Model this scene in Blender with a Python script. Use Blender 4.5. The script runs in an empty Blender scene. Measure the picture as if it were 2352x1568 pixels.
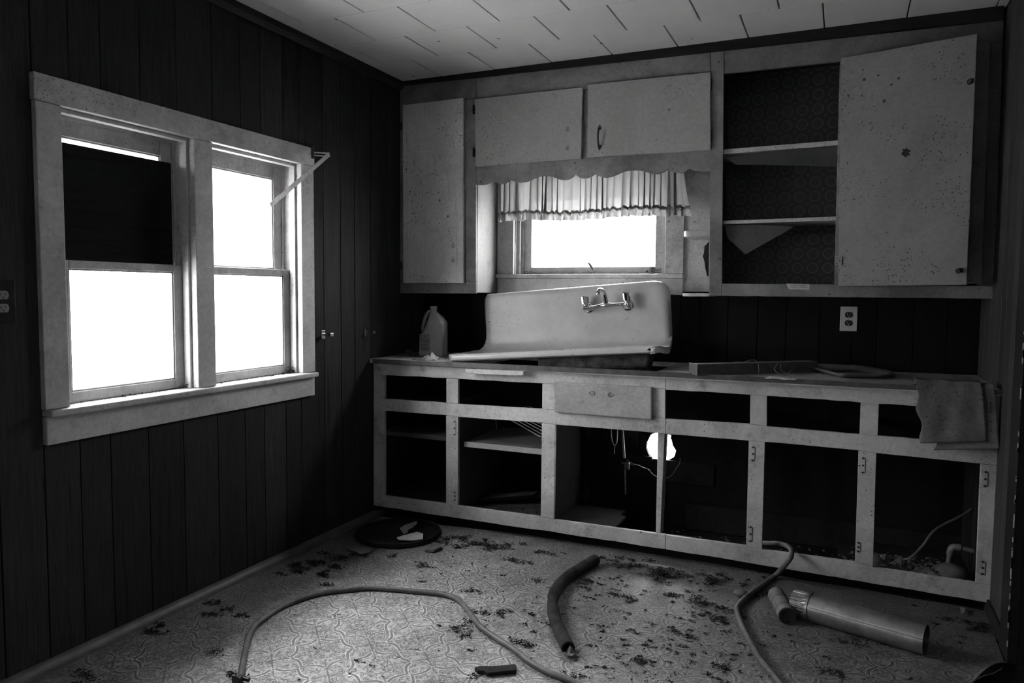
import bpy, math, random
from mathutils import Vector, Matrix, noise
random.seed(7)
SC = bpy.context.scene
COL = SC.collection

# ------------------------------------------------------------------ camera, sky, exposure
CAM = (2.40718316, -4.05684718, 1.27891974)
YAW, PITCH, ROLL, FPX = 0.41874784, -0.06618202, 0.00857995, 1707.87772
_cy, _sy, _cp, _sp, _cr, _sr = math.cos(YAW), math.sin(YAW), math.cos(PITCH), math.sin(PITCH), math.cos(ROLL), math.sin(ROLL)
FWD = Vector((-_sy * _cp, _cy * _cp, _sp))
_r0 = Vector((_cy, _sy, 0)); _u0 = _r0.cross(FWD)
RGT = _cr * _r0 + _sr * _u0
UPV = -_sr * _r0 + _cr * _u0
cd = bpy.data.cameras.new('camera'); cam = bpy.data.objects.new('camera', cd); COL.objects.link(cam)
cd.sensor_width = 36; cd.lens = FPX * 36 / 2352; cd.clip_start = .02; cd.clip_end = 200
m3 = Matrix((RGT, UPV, -FWD)).transposed()
cam.matrix_world = Matrix.Translation(CAM) @ m3.to_4x4()
SC.camera = cam

WORLD_STRENGTH = 1.0
SKY_LOW, SKY_HIGH, SUN = 1.0, 2.7, 4.2
SC.view_settings.view_transform = 'Standard'
SC.view_settings.look = 'None'
SC.view_settings.gamma = 1
SC.view_settings.use_curve_mapping = False
SC.view_settings.exposure = 4.6
w = bpy.data.worlds.new('bright_hazy_sky'); SC.world = w; w.use_nodes = True
_t = w.node_tree; _bg = _t.nodes['Background']; _tc = _t.nodes.new('ShaderNodeTexCoord'); _sp = _t.nodes.new('ShaderNodeSeparateXYZ')
_rp = _t.nodes.new('ShaderNodeMapRange')                    # hazy sky: brighter overhead than at the horizon
_rp.inputs['From Min'].default_value = 0; _rp.inputs['From Max'].default_value = 1
_rp.inputs['To Min'].default_value = SKY_LOW; _rp.inputs['To Max'].default_value = SKY_HIGH
_t.links.new(_tc.outputs['Generated'], _sp.inputs[0]); _t.links.new(_sp.outputs[2], _rp.inputs[0]); _t.links.new(_rp.outputs[0], _bg.inputs[0])
_bg.inputs[1].default_value = WORLD_STRENGTH
_sl = bpy.data.lights.new('sun', 'SUN'); _sl.energy = SUN; _sl.angle = math.radians(3)
_so = bpy.data.objects.new('sun', _sl); COL.objects.link(_so)
_so.rotation_euler = Vector((.25, -.30, .92)).to_track_quat('Z', 'Y').to_euler()   # stands behind the house, so no direct beam comes in
SC.cycles.max_bounces = 10; SC.cycles.diffuse_bounces = 6; SC.cycles.transparent_max_bounces = 12
SC.cycles.sample_clamp_indirect = 6


def K(u, v, x=None, y=None, z=None):
    """the point of a world plane that the photograph shows at pixel (u, v)"""
    d = FWD + RGT * ((u - 1176) / FPX) + UPV * ((784 - v) / FPX)
    if x is not None: t = (x - CAM[0]) / d.x
    elif y is not None: t = (y - CAM[1]) / d.y
    else: t = (z - CAM[2]) / d.z
    return Vector(CAM) + d * t


def portal(name, loc, rot, sx, sy):          # tells the sampler where daylight comes in; gives off nothing itself
    l = bpy.data.lights.new(name, 'AREA'); l.shape = 'RECTANGLE'; l.size = sx; l.size_y = sy
    l.cycles.is_portal = True
    o = bpy.data.objects.new(name, l); COL.objects.link(o); o.location = loc; o.rotation_euler = rot
portal('daylight_window', (-.16, -2.10, 1.36), (0, -math.pi / 2, 0), 1.05, .6)
portal('daylight_window', (-.16, -1.46, 1.36), (0, -math.pi / 2, 0), 1.05, .6)
portal('daylight_window', (-.16, -4.425, 1.25), (0, -math.pi / 2, 0), .74, .65)
portal('daylight_window', (1.07, .17, 1.63), (-math.pi / 2, 0, 0), .9, .56)

# ------------------------------------------------------------------ materials
def g3(v): return (v, v, v, 1)


class NT:
    def __init__(s, name):
        s.m = bpy.data.materials.new(name); s.m.use_nodes = True
        s.t = s.m.node_tree; s.b = s.t.nodes['Principled BSDF']; s.out = s.t.nodes['Material Output']
        s.tc = s.n('ShaderNodeTexCoord')

    def n(s, typ, **kw):
        o = s.t.nodes.new(typ)
        for k, v in kw.items(): setattr(o, k, v)
        return o

    def L(s, a, b): s.t.links.new(a, b)

    def vec(s, sc=(1, 1, 1), loc=(0, 0, 0), src='Object'):
        mp = s.n('ShaderNodeMapping'); mp.inputs['Scale'].default_value = sc; mp.inputs['Location'].default_value = loc
        s.L(s.tc.outputs[src], mp.inputs[0]); return mp.outputs[0]

    def noise(s, scale, detail=4, rough=.6, sc=(1, 1, 1), loc=(0, 0, 0), dist=0):
        o = s.n('ShaderNodeTexNoise'); o.inputs['Scale'].default_value = scale; o.inputs['Detail'].default_value = detail
        o.inputs['Roughness'].default_value = rough; o.inputs['Distortion'].default_value = dist
        s.L(s.vec(sc, loc), o.inputs['Vector']); return o.outputs[0]

    def ramp(s, f, pts):
        r = s.n('ShaderNodeValToRGB'); e = r.color_ramp.elements
        e[0].position, e[0].color = pts[0][0], g3(pts[0][1]); e[1].position, e[1].color = pts[-1][0], g3(pts[-1][1])
        for p, v in pts[1:-1]:
            q = e.new(p); q.color = g3(v)
        s.L(f, r.inputs[0]); return r.outputs[0]

    def m2(s, op, a, b=None, c=None):
        o = s.n('ShaderNodeMath', operation=op)
        for i, q in enumerate((a, b, c)):
            if q is None: continue
            if isinstance(q, (int, float)): o.inputs[i].default_value = q
            else: s.L(q, o.inputs[i])
        return o.outputs[0]

    def base(s, sock): s.L(sock, s.b.inputs['Base Color'])

    def bump(s, sock, dist=.002, strength=.5):
        o = s.n('ShaderNodeBump'); o.inputs['Distance'].default_value = dist; o.inputs['Strength'].default_value = strength
        s.L(sock, o.inputs['Height']); s.L(o.outputs[0], s.b.inputs['Normal'])

    def spots(s, scale, size, mask_scale, mask_lo, loc=(0, 0, 0)):
        """1 in small specks that come in patches, else 0"""
        v = s.n('ShaderNodeTexVoronoi'); v.inputs['Scale'].default_value = scale; v.inputs['Randomness'].default_value = 1
        s.L(s.vec((1, 1, 1), loc), v.inputs['Vector'])
        sep = s.n('ShaderNodeSeparateColor'); s.L(v.outputs['Color'], sep.inputs[0])
        th = s.m2('MULTIPLY', s.m2('POWER', sep.outputs[0], 3), size)
        a = s.m2('LESS_THAN', v.outputs['Distance'], th)
        mk = s.m2('GREATER_THAN', s.noise(mask_scale, 3, .6, loc=loc), mask_lo)
        return s.m2('MULTIPLY', a, mk)


def simple(name, v, rough=.6, metal=0, nz=.25, scale=30, bump=0):
    k = NT(name)
    f = k.noise(scale, 5, .65)
    k.base(k.ramp(f, [(.3, v * (1 - nz)), (.7, v * (1 + nz))]))
    k.b.inputs['Roughness'].default_value = rough; k.b.inputs['Metallic'].default_value = metal
    if v < .05 and not metal: k.b.inputs['Specular IOR Level'].default_value = .1
    if bump: k.bump(f, bump, .7)
    return k.m


def paint(name, v, dirt=.45, lo=.5, rough=.55, loc=(0, 0, 0), speck=.35, drip=False, blot=.6):
    """old oil paint: grimy patches, fine mottling and fly specks"""
    k = NT(name)
    big = k.ramp(k.noise(3.2, 6, .68, loc=loc, dist=.4), [(lo - .12, 1), (lo + .2, 1 - dirt)])
    fine = k.m2('MULTIPLY', k.ramp(k.noise(60, 4, .7, loc=loc), [(.3, .84), (.7, 1.12)]), k.ramp(k.noise(9, 8, .75, loc=loc), [(.55, 1), (.70, blot)]))
    sp = k.spots(36, speck * .5, 2.6, .60, loc); sp2 = k.spots(130, speck * .75, 4, .53, loc)
    c = k.m2('MULTIPLY', k.m2('MULTIPLY', big, fine), v)
    if drip:
        d = k.ramp(k.noise(1, 5, .6, sc=(55, 55, 2.2), loc=loc), [(.58, 0), (.68, 1)])
        c = k.m2('MULTIPLY', c, k.m2('SUBTRACT', 1, k.m2('MULTIPLY', d, .35)))
    dark = k.m2('MULTIPLY', k.m2('MAXIMUM', sp, sp2), .85)
    c = k.m2('MULTIPLY', c, k.m2('SUBTRACT', 1, dark))
    k.base(c); k.b.inputs['Roughness'].default_value = rough
    k.bump(k.noise(90, 3, .6), .0008, .5)
    return k.m


def wood(name, v, axis='z', rough=.55, contrast=.5):
    k = NT(name); k.b.inputs['Specular IOR Level'].default_value = .08
    sc = {'z': (26, 26, 1.1), 'x': (1.1, 26, 26), 'y': (26, 1.1, 26)}[axis]
    oi = k.n('ShaderNodeObjectInfo')
    mp = k.n('ShaderNodeMapping'); mp.inputs['Scale'].default_value = sc
    add = k.n('ShaderNodeVectorMath', operation='ADD')
    cmb = k.n('ShaderNodeCombineXYZ')
    for i in range(3): k.L(k.m2('MULTIPLY', oi.outputs['Random'], 7.3 + i), cmb.inputs[i])
    k.L(k.tc.outputs['Object'], add.inputs[0]); k.L(cmb.outputs[0], add.inputs[1]); k.L(add.outputs[0], mp.inputs[0])
    nz = k.n('ShaderNodeTexNoise'); nz.inputs['Scale'].default_value = 1.6; nz.inputs['Detail'].default_value = 7
    nz.inputs['Roughness'].default_value = .7; nz.inputs['Distortion'].default_value = .7
    k.L(mp.outputs[0], nz.inputs['Vector'])
    gr = k.ramp(nz.outputs[0], [(.3, 1 - contrast), (.5, 1), (.56, 1 - contrast * .6), (.75, 1 + contrast)])
    tone = k.m2('ADD', k.m2('MULTIPLY', oi.outputs['Random'], .5), .75)
    c = k.m2('MULTIPLY', k.m2('MULTIPLY', gr, tone), v)
    k.base(c); k.b.inputs['Roughness'].default_value = rough
    k.bump(nz.outputs[0], .001, .35)
    return k.m


M = {}
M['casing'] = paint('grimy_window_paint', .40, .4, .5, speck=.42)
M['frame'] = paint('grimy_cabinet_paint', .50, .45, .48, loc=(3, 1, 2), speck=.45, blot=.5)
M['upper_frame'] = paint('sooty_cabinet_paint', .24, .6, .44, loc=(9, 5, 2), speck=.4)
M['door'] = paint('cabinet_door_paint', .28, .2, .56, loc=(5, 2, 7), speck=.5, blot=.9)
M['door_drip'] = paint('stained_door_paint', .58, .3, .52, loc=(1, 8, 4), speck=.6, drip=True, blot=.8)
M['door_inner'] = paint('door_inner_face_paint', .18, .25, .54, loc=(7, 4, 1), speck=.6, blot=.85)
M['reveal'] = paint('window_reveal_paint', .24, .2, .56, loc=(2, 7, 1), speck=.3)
M['upper_dark'] = paint('shaded_cabinet_paint', .15, .6, .44, loc=(2, 5, 8), speck=.4)  # darker copy of the upper frame paint; shade put into the colour
M['shelf_dark'] = paint('dark_shelf_paint', .11, .5, .5, .8, loc=(3, 3, 3), speck=.5)  # darker than the strip along the shelf's front edge
M['drawer'] = paint('drawer_paint', .36, .35, .5, loc=(2, 2, 9), speck=.35)
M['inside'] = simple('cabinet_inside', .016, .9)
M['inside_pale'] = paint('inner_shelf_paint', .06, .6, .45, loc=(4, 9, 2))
M['panel'] = wood('dark_wood_panelling', .024, 'z', .6, .7)
M['panel_right'] = wood('lightened_wood_panelling', .045, 'z', .6, .5)  # lighter copy of the dark panelling, making up for light missing there
M['panel_back'] = wood('dark_splash_panelling', .006, 'z', .5, .6)
M['trimdark'] = wood('dark_stained_trim', .018, 'x', .5, .4)
M['crown'] = wood('dark_crown_trim', .022, 'y', .5, .4)
M['base_round'] = simple('dusty_quarter_round', .05, .6, nz=.4, scale=14)
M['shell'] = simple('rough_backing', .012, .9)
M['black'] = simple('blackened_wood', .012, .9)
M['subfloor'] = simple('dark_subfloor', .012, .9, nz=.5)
M['chrome'] = simple('chrome', .62, .12, 1, nz=.1)
M['iron'] = simple('blackened_iron', .03, .45, .6)
M['rust'] = simple('rusty_cast_iron', .04, .9, nz=.8, scale=25, bump=.004)
M['galv'] = NT('galvanised_duct_metal').m
M['paper'] = simple('yellowed_paper', .42, .8, nz=.2, scale=12)
M['paper_dark'] = paint('stained_card', .15, .6, .46, .8, loc=(6, 6, 6), speck=.5)
M['paper_mid'] = paint('faded_card', .22, .4, .5, .8, loc=(1, 6, 3), speck=.3)
M['debris'] = simple('dry_leaf_litter', .022, .95, nz=.8, scale=40)
M['debris_pale'] = simple('plaster_crumbs', .35, .9, nz=.4, scale=40)
M['hose'] = simple('dusty_grey_hose', .075, .55, nz=.5, scale=18)
M['foam'] = simple('grimy_black_foam_tube', .020, .75, nz=.8, scale=16)
M['clay'] = simple('dusty_brown_tube', .11, .7, nz=.5, scale=14)
M['plastic'] = simple('cloudy_jug_plastic', .19, .4, nz=.1)
M['label'] = simple('jug_label', .05, .5)
M['label_print'] = simple('jug_label_print', .34, .5)
M['outlet_pale'] = simple('ivory_plastic', .40, .35, nz=.1)
M['outlet_dark'] = simple('dark_brown_plastic', .018, .35)
M['outlet_grey'] = simple('grey_socket_plastic', .18, .35)
M['edge'] = simple('dull_metal_counter_edge', .07, .5, .3, nz=.45, scale=24)
M['counter'] = simple('worn_countertop_laminate', .42, .3, nz=.5, scale=7)
M['ply'] = wood('dark_plywood', .010, 'y', .8, .9)
M['wire'] = simple('bare_wire', .55, .3, .8)
M['white'] = simple('chalky_white_foam', .45, .9, nz=.2, scale=50, bump=.003)
M['rod'] = simple('tarnished_curtain_rod', .42, .4, .5, nz=.2)
M['ink'] = simple('printed_ink', .02, .7)
M['pvc'] = simple('dusty_plastic_pipe', .12, .5)
M['fixture'] = simple('dull_enamelled_steel', .09, .5, .2, nz=.3)
M['rag'] = simple('crumpled_rag', .08, .9, nz=.5, scale=22)

# galvanised metal
k = NT('galvanised_steel'); f = k.noise(14, 6, .7); k.base(k.ramp(f, [(.3, .16), (.7, .34)]))
k.b.inputs['Metallic'].default_value = .75; k.L(k.ramp(k.noise(30, 5, .7), [(.35, .28), (.7, .5)]), k.b.inputs['Roughness'])
k.bump(k.noise(6, 3), .004, .3); M['galv'] = k.m
# enamel sink
k = NT('chipped_sink_enamel')
sp = k.m2('MAXIMUM', k.spots(26, .16, 3, .60), k.spots(110, .3, 4, .52))
st = k.ramp(k.noise(5, 6, .7), [(.4, 1), (.75, .72)])
c = k.m2('MULTIPLY', k.m2('MULTIPLY', st, .46), k.m2('SUBTRACT', 1, k.m2('MULTIPLY', sp, .85)))
k.base(c); k.b.inputs['Roughness'].default_value = .32; M['enamel'] = k.m
# ceiling tile
k = NT('ceiling_fibre_tile')
sp = k.spots(14, .16, 3, .5); c = k.m2('MULTIPLY', k.ramp(k.noise(2.2, 5, .6), [(.3, .56), (.75, .48)]), k.m2('SUBTRACT', 1, k.m2('MULTIPLY', sp, .7)))
k.base(c); k.b.inputs['Roughness'].default_value = .8; k.bump(k.noise(140, 2), .0006, .4); M['tile'] = k.m
# outdoor ground: pale dry grass
k = NT('dry_grass_outdoors'); k.base(k.ramp(k.noise(9, 8, .8), [(.3, .12), (.6, .42), (.8, .6)])); k.b.inputs['Roughness'].default_value = 1; M['ground'] = k.m
# glass: thin pane
k = NT('dusty_window_glass'); tr = k.n('ShaderNodeBsdfTransparent'); tr.inputs[0].default_value = g3(.9)
gl = k.n('ShaderNodeBsdfGlossy'); gl.inputs['Roughness'].default_value = .05
mx = k.n('ShaderNodeMixShader'); lw = k.n('ShaderNodeLayerWeight'); lw.inputs['Blend'].default_value = .5
k.L(k.m2('ADD', k.m2('MULTIPLY', k.m2('POWER', lw.outputs['Facing'], 5), .9), .03), mx.inputs[0]); k.L(tr.outputs[0], mx.inputs[1]); k.L(gl.outputs[0], mx.inputs[2]); k.L(mx.outputs[0], k.out.inputs[0]); M['glass'] = k.m
# sheer curtain
k = NT('sheer_curtain_cloth'); tr = k.n('ShaderNodeBsdfTransparent'); tl = k.n('ShaderNodeBsdfTranslucent'); df = k.n('ShaderNodeBsdfDiffuse')
tl.inputs[0].default_value = g3(.17); df.inputs[0].default_value = g3(.25)
a = k.n('ShaderNodeMixShader'); a.inputs[0].default_value = .5; k.L(tl.outputs[0], a.inputs[1]); k.L(df.outputs[0], a.inputs[2])
b = k.n('ShaderNodeMixShader'); k.L(k.ramp(k.noise(300, 2), [(.4, .002), (.62, .014)]), b.inputs[0]); k.L(a.outputs[0], b.inputs[1]); k.L(tr.outputs[0], b.inputs[2]); k.L(b.outputs[0], k.out.inputs[0]); M['curtain'] = k.m
# contact paper with a lattice of rings at the back of the open cupboard
k = NT('ring_patterned_shelf_paper')
v = k.n('ShaderNodeTexVoronoi'); v.inputs['Scale'].default_value = 14; v.inputs['Randomness'].default_value = 0
k.L(k.vec((1, 0, 1)), v.inputs['Vector'])
rg = k.ramp(v.outputs['Distance'], [(.0, .020), (.28, .020), (.31, .05), (.37, .05), (.40, .014), (.60, .014), (.64, .04)])
k.base(k.m2('MULTIPLY', rg, k.ramp(k.noise(5), [(.3, .7), (.7, 1.3)]))); k.b.inputs['Roughness'].default_value = .5; M['ring_paper'] = k.m
# vinyl floor: interlocking cusped medallions with scrollwork
k = NT('patterned_floor_vinyl')
sep = k.n('ShaderNodeSeparateXYZ'); k.L(k.tc.outputs['Object'], sep.inputs[0])
P = .2405
def cell(s, off):
    q = k.m2('FRACT', k.m2('ADD', k.m2('DIVIDE', k.m2('SUBTRACT', s, off), P), 100.5))
    return k.m2('SUBTRACT', q, .5)
U, V = cell(sep.outputs[0], 1.965), cell(sep.outputs[1], -1.27)
A, B = k.m2('ABSOLUTE', U), k.m2('ABSOLUTE', V)
p, q = k.m2('MAXIMUM', A, B), k.m2('MINIMUM', A, B)
lobe = k.m2('MULTIPLY', k.m2('POWER', k.m2('MAXIMUM', k.m2('SUBTRACT', 1, k.m2('DIVIDE', q, .2)), 0), 1.6), .13)
notch = k.m2('MULTIPLY', k.m2('GREATER_THAN', q, .29), -.035)
F = k.m2('SUBTRACT', p, k.m2('ADD', k.m2('ADD', lobe, .355), notch))
def band(s, c, wd): return k.m2('LESS_THAN', k.m2('ABSOLUTE', k.m2('SUBTRACT', s, c)), wd)
light = k.m2('MAXIMUM', band(F, .012, .009), band(F, -.052, .009))
bandm = band(F, -.02, .030)
r = k.m2('SQRT', k.m2('ADD', k.m2('MULTIPLY', U, U), k.m2('MULTIPLY', V, V)))
th = k.m2('ARCTAN2', V, U)
ros = k.m2('SUBTRACT', r, k.m2('ADD', .155, k.m2('MULTIPLY', k.m2('ABSOLUTE', k.m2('SINE', k.m2('MULTIPLY', th, 4))), .035)))
line1 = band(ros, 0, .008)
inr = k.m2('LESS_THAN', r, .11)
spk = k.m2('MULTIPLY', band(k.m2('SINE', k.m2('MULTIPLY', th, 4)), 0, .07), k.m2('GREATER_THAN', r, .19))
n1 = k.noise(34, 2, .5, dist=1.2)
scr = band(n1, .47, .030); scr2 = band(n1, .58, .026)
dark = k.m2('MAXIMUM', k.m2('MAXIMUM', line1, scr), k.m2('MAXIMUM', spk, scr2))
dark = k.m2('MULTIPLY', dark, k.m2('SUBTRACT', 1, bandm))
c = k.m2('SUBTRACT', .52, k.m2('MULTIPLY', bandm, .32))
c = k.m2('SUBTRACT', c, k.m2('MULTIPLY', dark, .36))
c = k.m2('SUBTRACT', c, k.m2('MULTIPLY', inr, .05))
c = k.m2('ADD', c, k.m2('MULTIPLY', light, .36))
c = k.m2('MULTIPLY', c, k.ramp(k.noise(2.2, 7, .75), [(.32, 1.1), (.66, .62)]))
# near-wall shade painted into the vinyl, with dirt along the left wall
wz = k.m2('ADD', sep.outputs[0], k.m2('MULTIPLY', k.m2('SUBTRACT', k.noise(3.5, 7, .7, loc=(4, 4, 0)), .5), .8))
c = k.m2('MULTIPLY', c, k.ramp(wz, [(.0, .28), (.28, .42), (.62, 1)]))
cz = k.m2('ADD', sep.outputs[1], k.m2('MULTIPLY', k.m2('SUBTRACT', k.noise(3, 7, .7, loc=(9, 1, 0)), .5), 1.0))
c = k.m2('MULTIPLY', c, k.ramp(k.m2('ADD', cz, 1.6), [(.1, 1), (.9, .62)]))     # darker in front of the cupboards
# darker towards the right-hand end of the room, with a ragged edge
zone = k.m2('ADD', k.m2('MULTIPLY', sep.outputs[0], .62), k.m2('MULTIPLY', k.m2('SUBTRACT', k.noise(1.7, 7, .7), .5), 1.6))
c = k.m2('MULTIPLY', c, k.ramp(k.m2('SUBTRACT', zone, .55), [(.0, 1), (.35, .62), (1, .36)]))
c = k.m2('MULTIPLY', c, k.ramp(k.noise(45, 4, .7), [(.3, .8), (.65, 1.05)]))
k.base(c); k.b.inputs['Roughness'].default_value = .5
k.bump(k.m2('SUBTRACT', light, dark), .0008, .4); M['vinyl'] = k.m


# ------------------------------------------------------------------ mesh helpers
class MB:
    def __init__(s): s.v = []; s.f = []

    def add(s, vs, fs):
        n = len(s.v); s.v += [tuple(q) for q in vs]; s.f += [tuple(i + n for i in f) for f in fs]; return s

    def box(s, x0, x1, y0, y1, z0, z1):
        return s.add([(x0, y0, z0), (x1, y0, z0), (x1, y1, z0), (x0, y1, z0), (x0, y0, z1), (x1, y0, z1), (x1, y1, z1), (x0, y1, z1)],
                     [(0, 3, 2, 1), (4, 5, 6, 7), (0, 1, 5, 4), (1, 2, 6, 5), (2, 3, 7, 6), (3, 0, 4, 7)])

    def prism(s, pts, off):
        """polygon pts extruded by the vector off; outside faces point away"""
        pts = [Vector(p) for p in pts]; off = Vector(off); n = len(pts)
        nr = Vector((0, 0, 0))
        for i in range(n): nr += pts[i].cross(pts[(i + 1) % n])
        if nr.dot(off) > 0: pts.reverse()
        vs = pts + [p + off for p in pts]
        fs = [tuple(range(n)), tuple(range(2 * n - 1, n - 1, -1))] + [(i, i + n, (i + 1) % n + n, (i + 1) % n) for i in range(n)]
        return s.add(vs, fs)

    def tube(s, pts, rad, seg=10, cap=True, flat=1.0):
        pts = [Vector(p) for p in pts]; n = len(pts)
        rr = rad if isinstance(rad, (list, tuple)) else [rad] * n
        t0 = (pts[1] - pts[0]).normalized(); ref = Vector((0, 0, 1)) if abs(t0.z) < .9 else Vector((1, 0, 0))
        a = t0.cross(ref).normalized(); vs = []
        for i, p in enumerate(pts):
            t = (pts[min(i + 1, n - 1)] - pts[max(i - 1, 0)]).normalized()
            a = (a - t * a.dot(t)).normalized(); b = t.cross(a)
            for j in range(seg):
                w = 2 * math.pi * j / seg
                vs.append(p + (a * math.cos(w) * flat + b * math.sin(w)) * rr[i])
        fs = [(i * seg + j, i * seg + (j + 1) % seg, (i + 1) * seg + (j + 1) % seg, (i + 1) * seg + j) for i in range(n - 1) for j in range(seg)]
        if cap: fs += [tuple(range(seg - 1, -1, -1)), tuple(range((n - 1) * seg, n * seg))]
        return s.add(vs, fs)

    def ring(s, outer, inner, p0, p1, seg=28):
        """open-ended pipe with wall thickness"""
        p0, p1 = Vector(p0), Vector(p1); t = (p1 - p0).normalized()
        a = t.cross(Vector((0, 0, 1))).normalized() if abs(t.z) < .9 else Vector((1, 0, 0)); b = t.cross(a)
        vs = []
        for p, r_ in ((p0, outer), (p1, outer), (p1, inner), (p0, inner)):
            vs += [p + (a * math.cos(2 * math.pi * j / seg) + b * math.sin(2 * math.pi * j / seg)) * r_ for j in range(seg)]
        fs = [(q * seg + j, q * seg + (j + 1) % seg, ((q + 1) % 4) * seg + (j + 1) % seg, ((q + 1) % 4) * seg + j) for q in range(4) for j in range(seg)]
        return s.add(vs, fs)

    def grid(s, fn, nu, nv):
        n = len(s.v)
        for i in range(nu + 1):
            for j in range(nv + 1): s.v.append(tuple(fn(i / nu, j / nv)))
        s.f += [(n + i * (nv + 1) + j, n + (i + 1) * (nv + 1) + j, n + (i + 1) * (nv + 1) + j + 1, n + i * (nv + 1) + j + 1) for i in range(nu) for j in range(nv)]
        return s

    def lathe(s, prof, c, axis=(0, 0, 1), seg=20):
        c = Vector(c); t = Vector(axis).normalized(); a = t.orthogonal().normalized(); b = t.cross(a)
        vs = [c + t * h + (a * math.cos(2 * math.pi * j / seg) + b * math.sin(2 * math.pi * j / seg)) * r_ for r_, h in prof for j in range(seg)]
        fs = [(i * seg + j, i * seg + (j + 1) % seg, (i + 1) * seg + (j + 1) % seg, (i + 1) * seg + j) for i in range(len(prof) - 1) for j in range(seg)]
        fs += [tuple(range(seg - 1, -1, -1)), tuple(range((len(prof) - 1) * seg, len(prof) * seg))]
        return s.add(vs, fs)


def origin(o):
    v = Vector((0, 0, 0))
    while o: v = v + o.location; o = o.parent
    return v


def ob(name, mb, mat, parent=None, bevel=0, smooth=False, thick=0, seg=2):
    me = bpy.data.meshes.new(name)
    og = origin(parent)
    me.from_pydata([(a - og.x, b - og.y, c - og.z) for a, b, c in mb.v], [], mb.f); me.update()
    mat = M[mat] if isinstance(mat, str) else mat
    me.materials.append(mat)
    if smooth:
        for p_ in me.polygons: p_.use_smooth = True
        me.set_sharp_from_angle(angle=math.radians(40))
    o = bpy.data.objects.new(name, me); COL.objects.link(o)
    if parent: o.parent = parent
    if thick:
        md = o.modifiers.new('thickness', 'SOLIDIFY'); md.thickness = thick; md.offset = 0
    if bevel:
        md = o.modifiers.new('edges', 'BEVEL'); md.width = bevel; md.segments = seg; md.limit_method = 'ANGLE'; md.angle_limit = .6
    return o


def tag(o, label=None, cat=None, group=None, kind=None):
    if label: o['label'] = label
    if cat: o['category'] = cat
    if group: o['group'] = group
    if kind: o['kind'] = kind
    return o


def thing(name, label, cat, loc, group=None):
    o = bpy.data.objects.new(name, None); COL.objects.link(o); o.location = loc; o.empty_display_size = .05
    return tag(o, label, cat, group)


def B(x0, x1, y0, y1, z0, z1): return MB().box(x0, x1, y0, y1, z0, z1)


def bx(name, dims, mat, parent=None, bevel=.002, **kw): return ob(name, B(*dims), mat, parent, bevel, **kw)


def dense(pts, amp, step=26):
    """points along a pixel line, with a little raggedness for chipped edges"""
    out = []
    for (a, b), (c, d) in zip(pts, pts[1:]):
        n = max(1, int(abs(c - a) / step))
        for i in range(n):
            t = i / n; out.append((a + (c - a) * t, b + (d - b) * t + (random.uniform(-amp, amp) if (i or out) and amp else 0)))
    out.append(pts[-1]); return out


def strip(name, top, bot, y, th, mat, parent, bevel=.002, rag=0, ragtop=0):
    """a board lying in the plane y = const, its face outlined by an upper and a lower edge"""
    pts = [K(a, b, y=y) for a, b in dense(top, ragtop)] + [K(a, b, y=y) for a, b in reversed(dense(bot, rag))]
    return ob(name, MB().prism(pts, (0, th, 0)), mat, parent, bevel)


def smooth_path(pts, n=8):
    pts = [Vector(p) for p in pts]; out = []
    for i in range(len(pts) - 1):
        p0 = pts[max(i - 1, 0)]; p1 = pts[i]; p2 = pts[i + 1]; p3 = pts[min(i + 2, len(pts) - 1)]
        for j in range(n):
            t = j / n
            out.append(.5 * ((2 * p1) + (p2 - p0) * t + (2 * p0 - 5 * p1 + 4 * p2 - p3) * t * t + (3 * p1 - p0 - 3 * p2 + p3) * t ** 3))
    out.append(pts[-1]); return out


# key planes
YU, YB = -.2855, -.5755          # faces of upper and lower cabinets
XR, ZC = 2.99, 2.49
YREAR = -5.6

# ------------------------------------------------------------------ floor
fl = tag(ob('floor', B(-.12, 4.3, YREAR, .13, -.12, -.004), 'subfloor'), kind='structure')
edge = [K(u, v, z=0) for u, v in [(2274, 1404), (2278, 1425), (2284, 1450), (2290, 1474), (2298, 1496), (2306, 1516), (2300, 1534), (2282, 1545), (2262, 1549), (2240, 1560), (2215, 1572)]]
back = [K(u, v, z=0) for u, v in [(940, 1195), (1038, 1208), (1140, 1219), (1242, 1232), (1344, 1249), (1470, 1266), (1600, 1286), (1720, 1308), (1850, 1333), (1980, 1352), (2100, 1374), (2200, 1390)]]
poly = [Vector((0.0, back[0].y, 0)), Vector((0, YREAR, 0)), Vector((2.3, YREAR, 0)), Vector((2.45, -1.9, 0))] + [Vector((e.x, e.y, 0)) for e in reversed(edge)] + list(reversed(back))
poly = [(p_.x, p_.y, -.004) for p_ in poly]
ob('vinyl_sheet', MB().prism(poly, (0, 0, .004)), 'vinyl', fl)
# curled torn corner of the vinyl by the right wall
def curl(a, b):
    q = edge[5] * (1 - a) + edge[10] * a
    return (q.x + .03 * b - .02, q.y - .02 * b, .002 + .03 * b * b * math.sin(math.pi * a))
ob('vinyl_sheet', MB().grid(curl, 10, 4), 'vinyl', fl, thick=.002)

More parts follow.
